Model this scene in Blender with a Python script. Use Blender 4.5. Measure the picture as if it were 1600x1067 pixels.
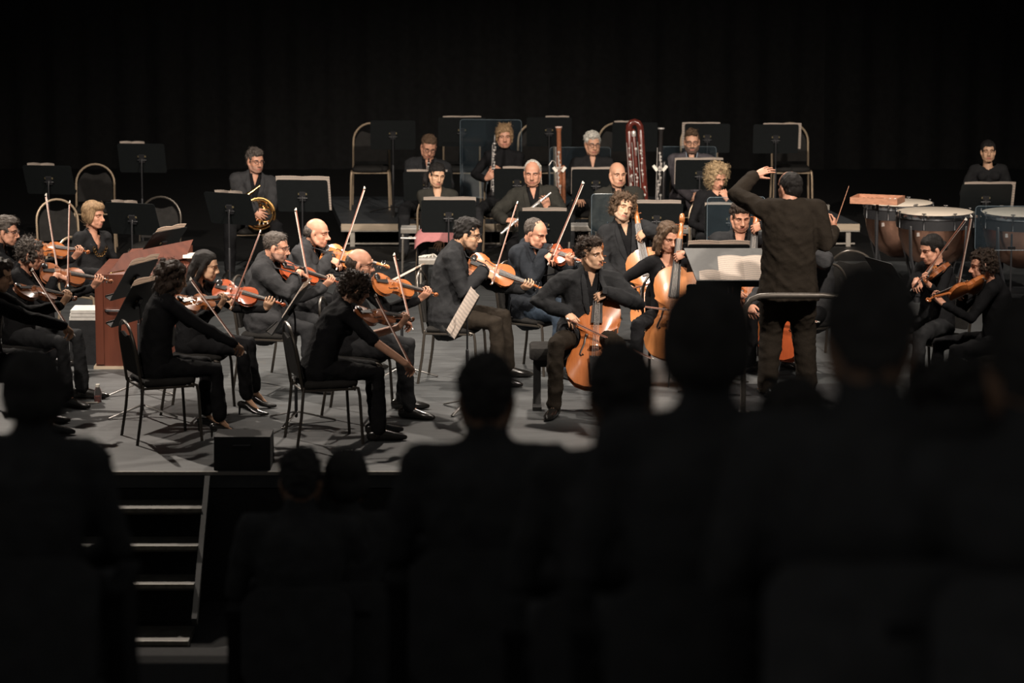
import bpy, math, random
import numpy as np
from mathutils import Vector, Matrix, noise as mnoise

for o in list(bpy.data.objects):
    bpy.data.objects.remove(o, do_unlink=True)
SC = bpy.context.scene
COL = SC.collection
random.seed(7)
RNG = np.random.default_rng(7)

# ------------------------------------------------------------------ camera
CAM_H, FPX = 4.5, 5000.0                      # camera height above the stage, focal length in pixels (1600 px wide)
PITCH = math.atan(803.5 / FPX)
cam = bpy.data.cameras.new('camera')
cam.sensor_width = 36.0
cam.lens = FPX / 1600 * 36.0
cam.clip_start, cam.clip_end = 0.5, 200
cam.dof.use_dof = True
cam.dof.focus_distance = 26.5
cam.dof.aperture_fstop = 2.6
camo = bpy.data.objects.new('camera', cam)
camo.location = (0, 0, CAM_H)
camo.rotation_euler = (math.pi / 2 - PITCH, 0, 0)
COL.objects.link(camo)
SC.camera = camo

# ------------------------------------------------------------------ world, lamps, exposure
w = bpy.data.worlds.new('hall_ambience')
SC.world = w
w.use_nodes = True
w.node_tree.nodes['Background'].inputs[0].default_value = (1.0, 0.98, 0.96, 1)
w.node_tree.nodes['Background'].inputs[1].default_value = 0.037
SC.view_settings.view_transform = 'Standard'
SC.view_settings.look = 'None'
SC.view_settings.gamma = 1.0
SC.view_settings.use_curve_mapping = False
SC.view_settings.exposure = 0.2

def spot(loc, aim, watts, deg, col=(1.0, 0.88, 0.76), size=0.25, blend=0.6):
    l = bpy.data.lights.new('stage_spot', 'SPOT')
    l.energy = watts; l.color = col; l.spot_size = math.radians(deg); l.spot_blend = blend
    l.shadow_soft_size = size
    o = bpy.data.objects.new('stage_spot', l)
    o.location = loc
    o.rotation_euler = (Vector(aim) - Vector(loc)).to_track_quat('-Z', 'Y').to_euler()
    COL.objects.link(o)
# front-of-house bridge, over the front of the stage, and the rear bars
spot((-5.0, 17.0, 9.0), (-1.2, 29.8, 0.9), 6200, 38)
spot((4.5, 17.0, 9.0), (0.8, 29.0, 0.9), 6400, 40)
spot((-4.0, 14.5, 8.5), (-1.6, 24.0, 1.0), 1200, 17)
spot((8.0, 19.0, 9.0), (4.6, 30.0, 0.8), 2800, 28)
spot((-3.5, 23.0, 8.5), (-1.8, 28.0, 0.6), 1000, 54)
spot((1.5, 23.5, 8.5), (0.4, 28.0, 0.6), 1900, 58)
spot((-6.5, 30.5, 8.0), (-2.3, 24.4, 0.2), 4800, 48, size=0.07)
spot((0.5, 31.0, 8.5), (0.0, 26.0, 0.4), 2400, 52, size=0.2)

# ------------------------------------------------------------------ measuring: pixel of the photograph + distance -> point
CP, SP = math.cos(PITCH), math.sin(PITCH)
def W(px, py, Y):
    xc = (px - 800) / FPX; yc = -(py - 533.5) / FPX
    t = Y / (CP + yc * SP)
    return np.array([xc * t, Y, CAM_H + (-SP + yc * CP) * t])
def G(px, py, z=0.0):
    xc = (px - 800) / FPX; yc = -(py - 533.5) / FPX
    t = (z - CAM_H) / (-SP + yc * CP)
    return np.array([xc * t, (CP + yc * SP) * t, z])
def XA(px, Y, z=0.5):
    """world x of pixel column px at distance Y (height z)"""
    depth = Y * CP + (CAM_H - z) * SP
    return (px - 800) / FPX * depth
def unit(v):
    v = np.asarray(v, float); n = np.linalg.norm(v)
    return v / n if n > 1e-9 else v
def adir(deg):
    a = math.radians(deg); return np.array([math.cos(a), math.sin(a), 0.0])
UP = np.array([0, 0, 1.0])
def orth(v, n):
    return unit(np.asarray(v, float) - np.dot(v, n) * np.asarray(n, float))

# ------------------------------------------------------------------ materials
MATS = {}
def mat(name, col, rough=0.6, metal=0.0, var=0.12, scale=30.0, bump=0.0, bscale=120.0, coat=0.0, spec=0.5, stretch=None, sheen=0.0):
    if name in MATS: return MATS[name]
    m = bpy.data.materials.new(name); m.use_nodes = True
    nt = m.node_tree; b = nt.nodes['Principled BSDF']
    b.inputs['Roughness'].default_value = rough
    b.inputs['Metallic'].default_value = metal
    b.inputs['Coat Weight'].default_value = coat
    b.inputs['Coat Roughness'].default_value = 0.12
    b.inputs['Specular IOR Level'].default_value = spec
    if sheen: b.inputs['Sheen Weight'].default_value = sheen
    tc = nt.nodes.new('ShaderNodeTexCoord')
    mp = nt.nodes.new('ShaderNodeMapping')
    if stretch: mp.inputs['Scale'].default_value = stretch
    nt.links.new(tc.outputs['Object'], mp.inputs['Vector'])
    nz = nt.nodes.new('ShaderNodeTexNoise'); nz.inputs['Scale'].default_value = scale; nz.inputs['Detail'].default_value = 4
    nt.links.new(mp.outputs[0], nz.inputs['Vector'])
    r = nt.nodes.new('ShaderNodeValToRGB')
    c = np.array(col[:3], float)
    r.color_ramp.elements[0].position = 0.3; r.color_ramp.elements[1].position = 0.7
    r.color_ramp.elements[0].color = (*np.clip(c * (1 - var), 0, 1), 1)
    r.color_ramp.elements[1].color = (*np.clip(c * (1 + var), 0, 1), 1)
    nt.links.new(nz.outputs['Fac'], r.inputs['Fac'])
    nt.links.new(r.outputs['Color'], b.inputs['Base Color'])
    if bump:
        n2 = nt.nodes.new('ShaderNodeTexNoise'); n2.inputs['Scale'].default_value = bscale; n2.inputs['Detail'].default_value = 3
        nt.links.new(mp.outputs[0], n2.inputs['Vector'])
        bp = nt.nodes.new('ShaderNodeBump'); bp.inputs['Strength'].default_value = bump; bp.inputs['Distance'].default_value = 0.01
        nt.links.new(n2.outputs['Fac'], bp.inputs['Height'])
        nt.links.new(bp.outputs['Normal'], b.inputs['Normal'])
    MATS[name] = m
    return m

def skin(name, col):
    return mat(name, col, rough=0.5, var=0.08, scale=25, bump=0.05, bscale=200, spec=0.4)
SK_FAIR = skin('skin_fair', (0.56, 0.30, 0.195))
SK_PINK = skin('skin_pink', (0.53, 0.265, 0.175))
SK_OLIVE = skin('skin_olive', (0.50, 0.29, 0.18))
SK_LIGHT = skin('skin_light', (0.58, 0.345, 0.22))
LIPS = mat('lips', (0.40, 0.155, 0.115), rough=0.45)
STUBBLE = {}
def stubble(sk, dark):
    k = (sk.name, dark)
    if k not in STUBBLE:
        base = {'skin_fair': (0.62, 0.36, 0.25), 'skin_pink': (0.58, 0.31, 0.22), 'skin_olive': (0.50, 0.29, 0.18), 'skin_light': (0.64, 0.41, 0.28)}[sk.name]
        c = np.array(base) * (1 - dark) + np.array((0.05, 0.035, 0.03)) * dark
        STUBBLE[k] = mat('stubble_%s_%d' % (sk.name, int(dark * 100)), c, rough=0.75, var=0.25, scale=300)
    return STUBBLE[k]
EYE_W = mat('eye_white', (0.6, 0.56, 0.52), rough=0.25, var=0.02)
EYE_I = mat('iris_dark', (0.03, 0.02, 0.015), rough=0.15)
def cloth(name, col, var=0.15, bump=0.25, sheen=0.0):
    return mat(name, col, rough=0.85, var=var, scale=14, bump=bump, bscale=60, spec=0.07, sheen=sheen)
C_BLACK = cloth('cloth_black', (0.010, 0.010, 0.011))
C_BLACK2 = cloth('cloth_soft_black', (0.017, 0.017, 0.018))
C_CHAR = cloth('cloth_charcoal', (0.021, 0.0215, 0.023))
C_GREY = cloth('cloth_dark_grey', (0.036, 0.036, 0.038))
C_OLIVE = cloth('cloth_olive_black', (0.030, 0.029, 0.025))
C_NAVY = cloth('cloth_navy', (0.020, 0.023, 0.028))
C_BROWNB = cloth('cloth_brown_black', (0.021, 0.0165, 0.0125))
C_JEANS = cloth('denim_dark_blue', (0.03, 0.042, 0.06))
C_TAUPE = cloth('cloth_taupe_grey', (0.075, 0.068, 0.075))
C_PINK = cloth('cloth_pink', (0.65, 0.27, 0.27), var=0.1)
C_SHIRTB = cloth('shirt_pale_blue', (0.32, 0.36, 0.42))
C_AUD = cloth('cloth_audience_dark', (0.09, 0.09, 0.09))
C_AUD2 = cloth('hair_audience', (0.09, 0.085, 0.08))
SHOE = mat('shoe_leather', (0.012, 0.011, 0.01), rough=0.22, spec=0.6)
SHOE_R = mat('shoe_red_brown', (0.16, 0.05, 0.035), rough=0.4)
def hairm(name, col):
    return mat(name, col, rough=0.5, var=0.5, scale=45, bump=0.9, bscale=110, stretch=(3, 3, 0.6), spec=0.35)
H_BLACK = hairm('hair_black', (0.012, 0.010, 0.009))
H_DBROWN = hairm('hair_dark_brown', (0.035, 0.022, 0.015))
H_BROWN = hairm('hair_brown', (0.10, 0.06, 0.035))
H_CHEST = hairm('hair_light_brown', (0.20, 0.115, 0.065))
H_BLONDE = hairm('hair_blonde', (0.42, 0.30, 0.17))
H_DBLOND = hairm('hair_dark_blonde', (0.30, 0.19, 0.10))
H_GREY = hairm('hair_grey', (0.17, 0.15, 0.135))
H_WHITE = hairm('hair_white', (0.62, 0.59, 0.53))
H_SALT = hairm('hair_salt_pepper', (0.085, 0.07, 0.06))
METAL_D = mat('metal_black', (0.018, 0.018, 0.02), rough=0.45, metal=0.0, var=0.1, spec=0.5)
DESK_M = mat('stand_black_enamel', (0.007, 0.0085, 0.009), rough=0.5, var=0.1, spec=0.22)
METAL_L = mat('stand_leg_steel', (0.10, 0.095, 0.09), rough=0.35, metal=0.7, var=0.1)
BRASSY = mat('dull_brass_plate', (0.22, 0.18, 0.10), rough=0.5, metal=0.4)
CHROME = mat('chrome', (0.75, 0.75, 0.77), rough=0.14, metal=1.0, var=0.03)
SILVER = mat('silver_key', (0.74, 0.69, 0.65), rough=0.28, metal=0.55, var=0.03, spec=0.8)
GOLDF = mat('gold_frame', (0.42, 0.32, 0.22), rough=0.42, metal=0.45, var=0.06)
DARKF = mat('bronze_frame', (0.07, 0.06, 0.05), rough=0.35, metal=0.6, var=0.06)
PAD_M = cloth('chair_fabric_black', (0.022, 0.021, 0.02))
EBONY = mat('ebony', (0.022, 0.020, 0.02), rough=0.3, coat=0.3)
PINKGOLD = mat('rosewood_bow', (0.23, 0.09, 0.06), rough=0.35, coat=0.3)
BOWHAIR = mat('bow_hair', (0.75, 0.58, 0.50), rough=0.6)
IVORY = mat('ivory_tip', (0.8, 0.76, 0.68), rough=0.3)
BRASS = mat('lacquered_brass', (0.86, 0.52, 0.20), rough=0.17, metal=1.0, var=0.08, scale=12)
COPPER = mat('timpani_copper', (0.62, 0.34, 0.24), rough=0.28, metal=1.0, var=0.18, scale=8, bump=0.15, bscale=30)
DRUMHEAD = mat('drum_skin', (0.78, 0.68, 0.56), rough=0.55, var=0.05, scale=6)
BLACKWOOD = mat('grenadilla', (0.018, 0.016, 0.016), rough=0.28, coat=0.3)
MAPLE_R = mat('bassoon_red_maple', (0.10, 0.018, 0.012), rough=0.22, coat=0.6, var=0.25, scale=10, stretch=(4, 4, 0.5))
MAPLE_B = mat('bassoon_brown_maple', (0.26, 0.10, 0.05), rough=0.25, coat=0.5, var=0.2, scale=10, stretch=(4, 4, 0.5))
MAHOG = mat('mahogany_case', (0.10, 0.028, 0.015), rough=0.38, coat=0.25, var=0.2, scale=4, stretch=(4, 4, 0.5))
TRAYW = mat('tray_wood', (0.42, 0.20, 0.12), rough=0.5, var=0.2, scale=8, stretch=(1, 6, 6))
TIMBER = mat('riser_plywood_edge', (0.42, 0.34, 0.25), rough=0.7, var=0.12, scale=6, stretch=(1, 8, 30))
ALU = mat('riser_aluminium', (0.36, 0.33, 0.29), rough=0.45, metal=0.5)
LIGHTBOX = mat('pale_laminate', (0.5, 0.48, 0.45), rough=0.6)

def varnish(name, c0, c1):
    m = bpy.data.materials.new(name); m.use_nodes = True
    nt = m.node_tree; b = nt.nodes['Principled BSDF']
    b.inputs['Roughness'].default_value = 0.3; b.inputs['Coat Weight'].default_value = 0.6; b.inputs['Coat Roughness'].default_value = 0.16
    tc = nt.nodes.new('ShaderNodeTexCoord'); mp = nt.nodes.new('ShaderNodeMapping')
    mp.inputs['Scale'].default_value = (60, 5, 5)
    nt.links.new(tc.outputs['Object'], mp.inputs['Vector'])
    nz = nt.nodes.new('ShaderNodeTexNoise'); nz.inputs['Scale'].default_value = 2.5; nz.inputs['Detail'].default_value = 5
    nt.links.new(mp.outputs[0], nz.inputs['Vector'])
    n2 = nt.nodes.new('ShaderNodeTexNoise'); n2.inputs['Scale'].default_value = 5
    nt.links.new(tc.outputs['Object'], n2.inputs['Vector'])
    ad = nt.nodes.new('ShaderNodeMath'); ad.operation = 'MULTIPLY_ADD'; ad.inputs[1].default_value = 0.5
    hf = nt.nodes.new('ShaderNodeMath'); hf.operation = 'MULTIPLY'; hf.inputs[1].default_value = 0.5
    nt.links.new(n2.outputs['Fac'], hf.inputs[0]); nt.links.new(nz.outputs['Fac'], ad.inputs[0]); nt.links.new(hf.outputs[0], ad.inputs[2])
    r = nt.nodes.new('ShaderNodeValToRGB')
    r.color_ramp.elements[0].position = 0.3; r.color_ramp.elements[1].position = 0.72
    r.color_ramp.elements[0].color = (*c0, 1); r.color_ramp.elements[1].color = (*c1, 1)
    nt.links.new(ad.outputs[0], r.inputs['Fac']); nt.links.new(r.outputs['Color'], b.inputs['Base Color'])
    MATS[name] = m
    return m
V_ORANGE = varnish('varnish_orange', (0.34, 0.095, 0.024), (0.52, 0.18, 0.052))
V_RED = varnish('varnish_red', (0.30, 0.055, 0.018), (0.46, 0.10, 0.03))
V_BROWN = varnish('varnish_brown', (0.17, 0.05, 0.018), (0.33, 0.115, 0.04))
V_CELLO = varnish('varnish_amber', (0.36, 0.10, 0.026), (0.52, 0.175, 0.052))
V_HONEY = varnish('varnish_honey', (0.42, 0.145, 0.045), (0.60, 0.245, 0.085))

def paper_mat():
    m = bpy.data.materials.new('printed_music_paper'); m.use_nodes = True
    nt = m.node_tree; b = nt.nodes['Principled BSDF']; b.inputs['Roughness'].default_value = 0.8
    tc = nt.nodes.new('ShaderNodeTexCoord')
    sx = nt.nodes.new('ShaderNodeSeparateXYZ'); nt.links.new(tc.outputs['Object'], sx.inputs[0])
    # groups of staff lines: fine lines inside wide bands along the page height (local z)
    a = nt.nodes.new('ShaderNodeMath'); a.operation = 'MULTIPLY'; a.inputs[1].default_value = 36.0
    f = nt.nodes.new('ShaderNodeMath'); f.operation = 'FRACT'
    g = nt.nodes.new('ShaderNodeMath'); g.operation = 'GREATER_THAN'; g.inputs[1].default_value = 0.5
    nt.links.new(sx.outputs['Z'], a.inputs[0]); nt.links.new(a.outputs[0], f.inputs[0]); nt.links.new(f.outputs[0], g.inputs[0])
    nz = nt.nodes.new('ShaderNodeTexNoise'); nz.inputs['Scale'].default_value = 120
    nt.links.new(tc.outputs['Object'], nz.inputs['Vector'])
    mm = nt.nodes.new('ShaderNodeMath'); mm.operation = 'MULTIPLY'
    nt.links.new(g.outputs[0], mm.inputs[0]); nt.links.new(nz.outputs['Fac'], mm.inputs[1])
    r = nt.nodes.new('ShaderNodeValToRGB')
    r.color_ramp.elements[0].color = (0.74, 0.64, 0.56, 1); r.color_ramp.elements[1].color = (0.42, 0.37, 0.33, 1)
    nt.links.new(mm.outputs[0], r.inputs['Fac']); nt.links.new(r.outputs['Color'], b.inputs['Base Color'])
    tl = nt.nodes.new('ShaderNodeBsdfTranslucent'); nt.links.new(r.outputs['Color'], tl.inputs[0])     # thin paper lets light through
    mx = nt.nodes.new('ShaderNodeMixShader'); mx.inputs[0].default_value = 0.5
    nt.links.new(b.outputs[0], mx.inputs[1]); nt.links.new(tl.outputs[0], mx.inputs[2]); nt.links.new(mx.outputs[0], nt.nodes['Material Output'].inputs[0])
    return m
PAPER = paper_mat()

def acrylic():
    m = bpy.data.materials.new('clear_acrylic'); m.use_nodes = True
    nt = m.node_tree; nt.nodes.remove(nt.nodes['Principled BSDF']); out = nt.nodes['Material Output']
    tr = nt.nodes.new('ShaderNodeBsdfTransparent'); tr.inputs[0].default_value = (0.9, 0.95, 0.98, 1)
    gl = nt.nodes.new('ShaderNodeBsdfGlossy'); gl.inputs['Roughness'].default_value = 0.06
    df = nt.nodes.new('ShaderNodeBsdfDiffuse'); df.inputs[0].default_value = (0.22, 0.32, 0.40, 1)
    nz = nt.nodes.new('ShaderNodeTexNoise'); nz.inputs['Scale'].default_value = 6; nz.inputs['Detail'].default_value = 6
    tc = nt.nodes.new('ShaderNodeTexCoord'); nt.links.new(tc.outputs['Object'], nz.inputs['Vector'])
    mr = nt.nodes.new('ShaderNodeMapRange'); mr.inputs['To Min'].default_value = 0.006; mr.inputs['To Max'].default_value = 0.035
    nt.links.new(nz.outputs['Fac'], mr.inputs['Value'])
    m1 = nt.nodes.new('ShaderNodeMixShader'); nt.links.new(mr.outputs[0], m1.inputs[0])
    nt.links.new(tr.outputs[0], m1.inputs[1]); nt.links.new(df.outputs[0], m1.inputs[2])
    m2 = nt.nodes.new('ShaderNodeMixShader'); m2.inputs[0].default_value = 0.05
    nt.links.new(m1.outputs[0], m2.inputs[1]); nt.links.new(gl.outputs[0], m2.inputs[2])
    nt.links.new(m2.outputs[0], out.inputs[0])
    return m
ACRYL = acrylic()
ACRYL_EDGE = mat('acrylic_edge', (0.13, 0.16, 0.18), rough=0.3)

# ------------------------------------------------------------------ mesh collecting
class MB:
    def __init__(s): s.v = []; s.f = []; s.n = 0; s.m = []
    def add(s, V, F, m=0):
        V = np.asarray(V, float); n = s.n
        s.v.append(V); s.f += [tuple(int(i) + n for i in f) for f in F]; s.m += [m] * len(F); s.n += len(V)
        return s
    def V(s): return np.concatenate(s.v) if s.v else np.zeros((0, 3))
    def ell(s, c, r, R=None, nu=14, nv=9, m=0):
        r = np.array(r if np.ndim(r) else (r, r, r), float)
        P = [(0, 0, 1)]
        for j in range(1, nv):
            th = math.pi * j / nv
            for i in range(nu):
                a = 2 * math.pi * i / nu
                P.append((math.sin(th) * math.cos(a), math.sin(th) * math.sin(a), math.cos(th)))
        P.append((0, 0, -1)); P = np.array(P) * r
        if R is not None: P = P @ np.asarray(R).T
        F = [(0, 1 + i, 1 + (i + 1) % nu) for i in range(nu)]
        for j in range(nv - 2):
            a = 1 + j * nu; b = a + nu
            F += [(a + i, b + i, b + (i + 1) % nu, a + (i + 1) % nu) for i in range(nu)]
        a = 1 + (nv - 2) * nu; e = len(P) - 1
        F += [(a + i, e, a + (i + 1) % nu) for i in range(nu)]
        return s.add(P + np.asarray(c, float), F, m)
    def tube(s, pts, rad, n=10, side=None, cap='round', m=0, closed=False):
        pts = np.asarray(pts, float); k = len(pts)
        if np.ndim(rad) == 0: rad = [rad] * k
        rad = [(r, r) if np.ndim(r) == 0 else tuple(r) for r in rad]
        T = np.zeros_like(pts)
        for i in range(k):
            a = pts[i - 1] if (i > 0 or closed) else pts[i]
            b = pts[(i + 1) % k] if (i < k - 1 or closed) else pts[i]
            T[i] = unit(b - a)
        if side is None:
            ref = np.array([0, 0, 1.0]) if abs(T[0][2]) < 0.9 else np.array([1.0, 0, 0])
            X = orth(ref, T[0]); Xs = [X]
            for i in range(1, k):
                X = orth(Xs[-1], T[i]); Xs.append(X)
        else:
            Xs = [orth(side, T[i]) for i in range(k)]
        rings = []
        def ring(c, X, Y, rx, ry):
            a = np.arange(n) * 2 * math.pi / n
            return c + np.outer(np.cos(a) * rx, X) + np.outer(np.sin(a) * ry, Y)
        for i in range(k):
            Y = np.cross(T[i], Xs[i]); rx, ry = rad[i]
            if cap == 'round' and not closed and i == 0:
                r0 = min(rx, ry)
                for a in (70, 38):
                    a = math.radians(a); rings.append(ring(pts[0] - T[0] * r0 * math.sin(a), Xs[0], Y, rx * math.cos(a), ry * math.cos(a)))
            rings.append(ring(pts[i], Xs[i], Y, rx, ry))
            if cap == 'round' and not closed and i == k - 1:
                r0 = min(rx, ry)
                for a in (38, 70):
                    a = math.radians(a); rings.append(ring(pts[i] + T[i] * r0 * math.sin(a), Xs[i], Y, rx * math.cos(a), ry * math.cos(a)))
        V = np.concatenate(rings); R = len(rings); F = []
        for j in range(R if closed else R - 1):
            a = j * n; b = ((j + 1) % R) * n
            F += [(a + i, a + (i + 1) % n, b + (i + 1) % n, b + i) for i in range(n)]
        if not closed:
            F.append(tuple(range(n - 1, -1, -1))); F.append(tuple((R - 1) * n + i for i in range(n)))
        return s.add(V, F, m)
    def box(s, c, h, R=None, m=0):
        h = np.asarray(h, float)
        P = np.array([(x, y, z) for z in (-1, 1) for y in (-1, 1) for x in (-1, 1)], float) * h
        if R is not None: P = P @ np.asarray(R).T
        F = [(0, 2, 3, 1), (4, 5, 7, 6), (0, 1, 5, 4), (2, 6, 7, 3), (0, 4, 6, 2), (1, 3, 7, 5)]
        return s.add(P + np.asarray(c, float), F, m)
    def prism(s, poly, z0, z1, m=0, M=None):
        n = len(poly)
        V = np.array([(x, y, z0) for x, y in poly] + [(x, y, z1) for x, y in poly], float)
        if M is not None: V = V @ np.asarray(M[0]).T + np.asarray(M[1])
        F = [tuple(range(n - 1, -1, -1)), tuple(range(n, 2 * n))] + [(i, (i + 1) % n, n + (i + 1) % n, n + i) for i in range(n)]
        return s.add(V, F, m)
    def lathe(s, prof, n=24, c=(0, 0, 0), m=0):
        V = []; F = []
        for r, z in prof:
            for i in range(n):
                a = 2 * math.pi * i / n; V.append((r * math.cos(a), r * math.sin(a), z))
        for j in range(len(prof) - 1):
            a = j * n; b = a + n
            F += [(a + i, a + (i + 1) % n, b + (i + 1) % n, b + i) for i in range(n)]
        return s.add(np.array(V) + np.asarray(c, float), F, m)
    def obj(s, name, mats, parent=None, smooth=True, angle=40):
        me = bpy.data.meshes.new(name)
        me.from_pydata(s.V().tolist(), [], s.f)
        if not isinstance(mats, (list, tuple)): mats = [mats]
        for mt in mats: me.materials.append(mt)
        if any(s.m): me.polygons.foreach_set('material_index', s.m)
        return link(name, me, parent, smooth, angle)

def link(name, me, parent=None, smooth=True, angle=40):
    if smooth:
        me.polygons.foreach_set('use_smooth', [True] * len(me.polygons))
        if angle: me.set_sharp_from_angle(angle=math.radians(angle))
    me.update()
    o = bpy.data.objects.new(name, me)
    COL.objects.link(o)
    if parent is not None: o.parent = parent
    return o

def mesh_np(name, V, Q, mats, parent=None, midx=None, tris=None):
    me = bpy.data.meshes.new(name)
    nq = len(Q); nt = 0 if tris is None else len(tris)
    me.vertices.add(len(V)); me.vertices.foreach_set('co', np.asarray(V, np.float32).ravel())
    li = np.asarray(Q, np.int32).ravel()
    ls = np.arange(nq, dtype=np.int32) * 4
    if nt:
        li = np.concatenate([li, np.asarray(tris, np.int32).ravel()]); ls = np.concatenate([ls, nq * 4 + np.arange(nt, dtype=np.int32) * 3])
    me.loops.add(len(li)); me.loops.foreach_set('vertex_index', li)
    me.polygons.add(len(ls)); me.polygons.foreach_set('loop_start', ls)
    if not isinstance(mats, (list, tuple)): mats = [mats]
    for mt in mats: me.materials.append(mt)
    if midx is not None: me.polygons.foreach_set('material_index', np.asarray(midx, np.int32))
    me.update(calc_edges=True); me.validate()
    return link(name, me, parent, True, None)

TMP = bpy.data.scenes.new('tmp_remesh')
def remesh(mb, voxel, it=2, lam=0.5):
    me = bpy.data.meshes.new('t'); me.from_pydata(mb.V().tolist(), [], mb.f)
    ob = bpy.data.objects.new('t', me); TMP.collection.objects.link(ob)
    md = ob.modifiers.new('r', 'REMESH'); md.mode = 'VOXEL'; md.voxel_size = voxel
    vl = TMP.view_layers[0]; vl.update()
    ev = ob.evaluated_get(vl.depsgraph); m2 = ev.data
    V = np.zeros(len(m2.vertices) * 3, np.float32); m2.vertices.foreach_get('co', V)
    L = np.zeros(len(m2.loops), np.int32); m2.loops.foreach_get('vertex_index', L)
    V = V.reshape(-1, 3).astype(float); Q = L.reshape(-1, 4)
    bpy.data.objects.remove(ob, do_unlink=True); bpy.data.meshes.remove(me)
    return smooth(V, Q, it, lam), Q
def smooth(V, Q, it, lam=0.5):
    if not len(Q): return V
    a = np.concatenate([Q[:, 0], Q[:, 1], Q[:, 2], Q[:, 3]]); b = np.concatenate([Q[:, 1], Q[:, 2], Q[:, 3], Q[:, 0]])
    i = np.concatenate([a, b]); j = np.concatenate([b, a]); n = len(V)
    cnt = np.maximum(np.bincount(i, minlength=n), 1)
    for _ in range(it):
        A = np.stack([np.bincount(i, weights=V[j, k], minlength=n) for k in range(3)], 1) / cnt[:, None]
        V = V + lam * (A - V)
    return V
def normals(V, Q):
    fn = np.cross(V[Q[:, 2]] - V[Q[:, 0]], V[Q[:, 3]] - V[Q[:, 1]])
    N = np.zeros_like(V)
    for k in range(4):
        for c in range(3): N[:, c] += np.bincount(Q[:, k], weights=fn[:, c], minlength=len(V))
    return N / np.maximum(np.linalg.norm(N, axis=1), 1e-12)[:, None]
def wrinkle(V, Q, amp, freq, seed, k=7, stretch=(1, 1, 1)):
    r = np.random.default_rng(seed); N = normals(V, Q); h = np.zeros(len(V))
    P = V * np.array(stretch)
    ph0 = np.sin(P @ r.normal(size=3) * freq * 0.5) * 1.5
    for q in range(k):
        d = unit(r.normal(size=3)); h += np.sin(P @ d * freq * r.uniform(0.7, 1.7) + r.uniform(0, 6.28) + ph0)
    return V + N * (amp * h / math.sqrt(k))[:, None]

def empty(name, loc=(0, 0, 0), rz=0.0, M=None):
    o = bpy.data.objects.new(name, None); COL.objects.link(o)
    if M is not None: o.matrix_world = M
    else:
        o.location = tuple(float(c) for c in loc); o.rotation_euler = (0, 0, rz)
    o.empty_display_size = 0.1
    return o
def tag(o, label, cat, group=None, kind=None):
    if label: o['label'] = label
    if cat: o['category'] = cat
    if group: o['group'] = group
    if kind: o['kind'] = kind
    return o
def copy_tree(o, parent=None):
    c = o.copy(); COL.objects.link(c); c.parent = parent
    for ch in list(o.children): copy_tree(ch, c)
    return c
def mtx(o, x, y, z):
    M = Matrix.Identity(4)
    for i, c in enumerate((x, y, z)):
        for j in range(3): M[j][i] = float(c[j])
    for j in range(3): M[j][3] = float(o[j])
    return M
# ------------------------------------------------------------------ people
def hand_prims(mb, wr, fwd, palm, side, curl=(35, 45, 25), spread=6, thumb=35, sc=1.0):
    """palm + five fingers; side=+1 right hand. fwd: along the fingers, palm: out of the palm."""
    f = unit(fwd); p = orth(palm, f); t = np.cross(f, p) * side          # t points to the thumb side
    wr = np.asarray(wr, float)
    K = lambda a, b, c: wr + (f * a + t * b + p * c) * sc
    mb.tube([K(-.01, 0, 0), K(.03, .002, .002), K(.065, 0, .003), K(.088, -.001, .004)],
            [(.026 * sc, .019 * sc), (.034 * sc, .019 * sc), (.040 * sc, .016 * sc), (.038 * sc, .013 * sc)], n=12, side=t)
    if np.ndim(curl[0]) == 0: curl = [curl] * 4
    L = [(.040, .026, .021), (.045, .029, .022), (.041, .027, .021), (.032, .020, .018)]
    for i in range(4):
        b0 = (.0305, .0105, -.0095, -.029)[i]
        base = K(.085 - .004 * (i == 3) - .002 * (i == 0), b0, .004)
        ang = math.radians(spread * (1.3 - .9 * i)); d = unit(f * math.cos(ang) + t * math.sin(ang))
        pts = [base - d * .012 * sc, base]; a = 0
        for q in range(3):
            a += math.radians(curl[i][q])
            dd = unit(d * math.cos(a) + p * math.sin(a)); pts.append(pts[-1] + dd * L[i][q] * sc)
        r = (.0095, .0092, .0082, .0076, .0062)
        mb.tube(pts, [x * sc * (1 if i < 3 else .88) for x in r], n=8)
    th = math.radians(thumb)
    d = unit(f * math.cos(th) + t * math.sin(th) + p * .35)
    b = K(.022, .022, .006); b2 = b + d * .042 * sc
    d2 = unit(d * .9 + f * .3 + p * .25); b3 = b2 + d2 * .03 * sc; b4 = b3 + unit(d2 + f * .25) * .022 * sc
    mb.tube([b, b2, b3, b4], [.0135 * sc, .0115 * sc, .0095 * sc, .0075 * sc], n=8)

def ik(a, b, l1, l2, pole):
    v = b - a; d = np.linalg.norm(v); k = 1.0
    if d > (l1 + l2) * .995:
        k = d / ((l1 + l2) * .995); l1 *= k; l2 *= k
    u = v / d; x = (l1 * l1 - l2 * l2 + d * d) / (2 * d); h = math.sqrt(max(l1 * l1 - x * x, 1e-6))
    return a + u * x + orth(pole, u) * h, k

def head_matrix(yaw, pitch, roll):
    f = adir(yaw); r = np.cross(f, UP); u = UP
    p = math.radians(pitch); f, u = f * math.cos(p) - u * math.sin(p), u * math.cos(p) + f * math.sin(p)
    q = math.radians(roll); r, u = r * math.cos(q) - u * math.sin(q), u * math.cos(q) + r * math.sin(q)
    return np.stack([r, f, u], 1)

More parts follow.
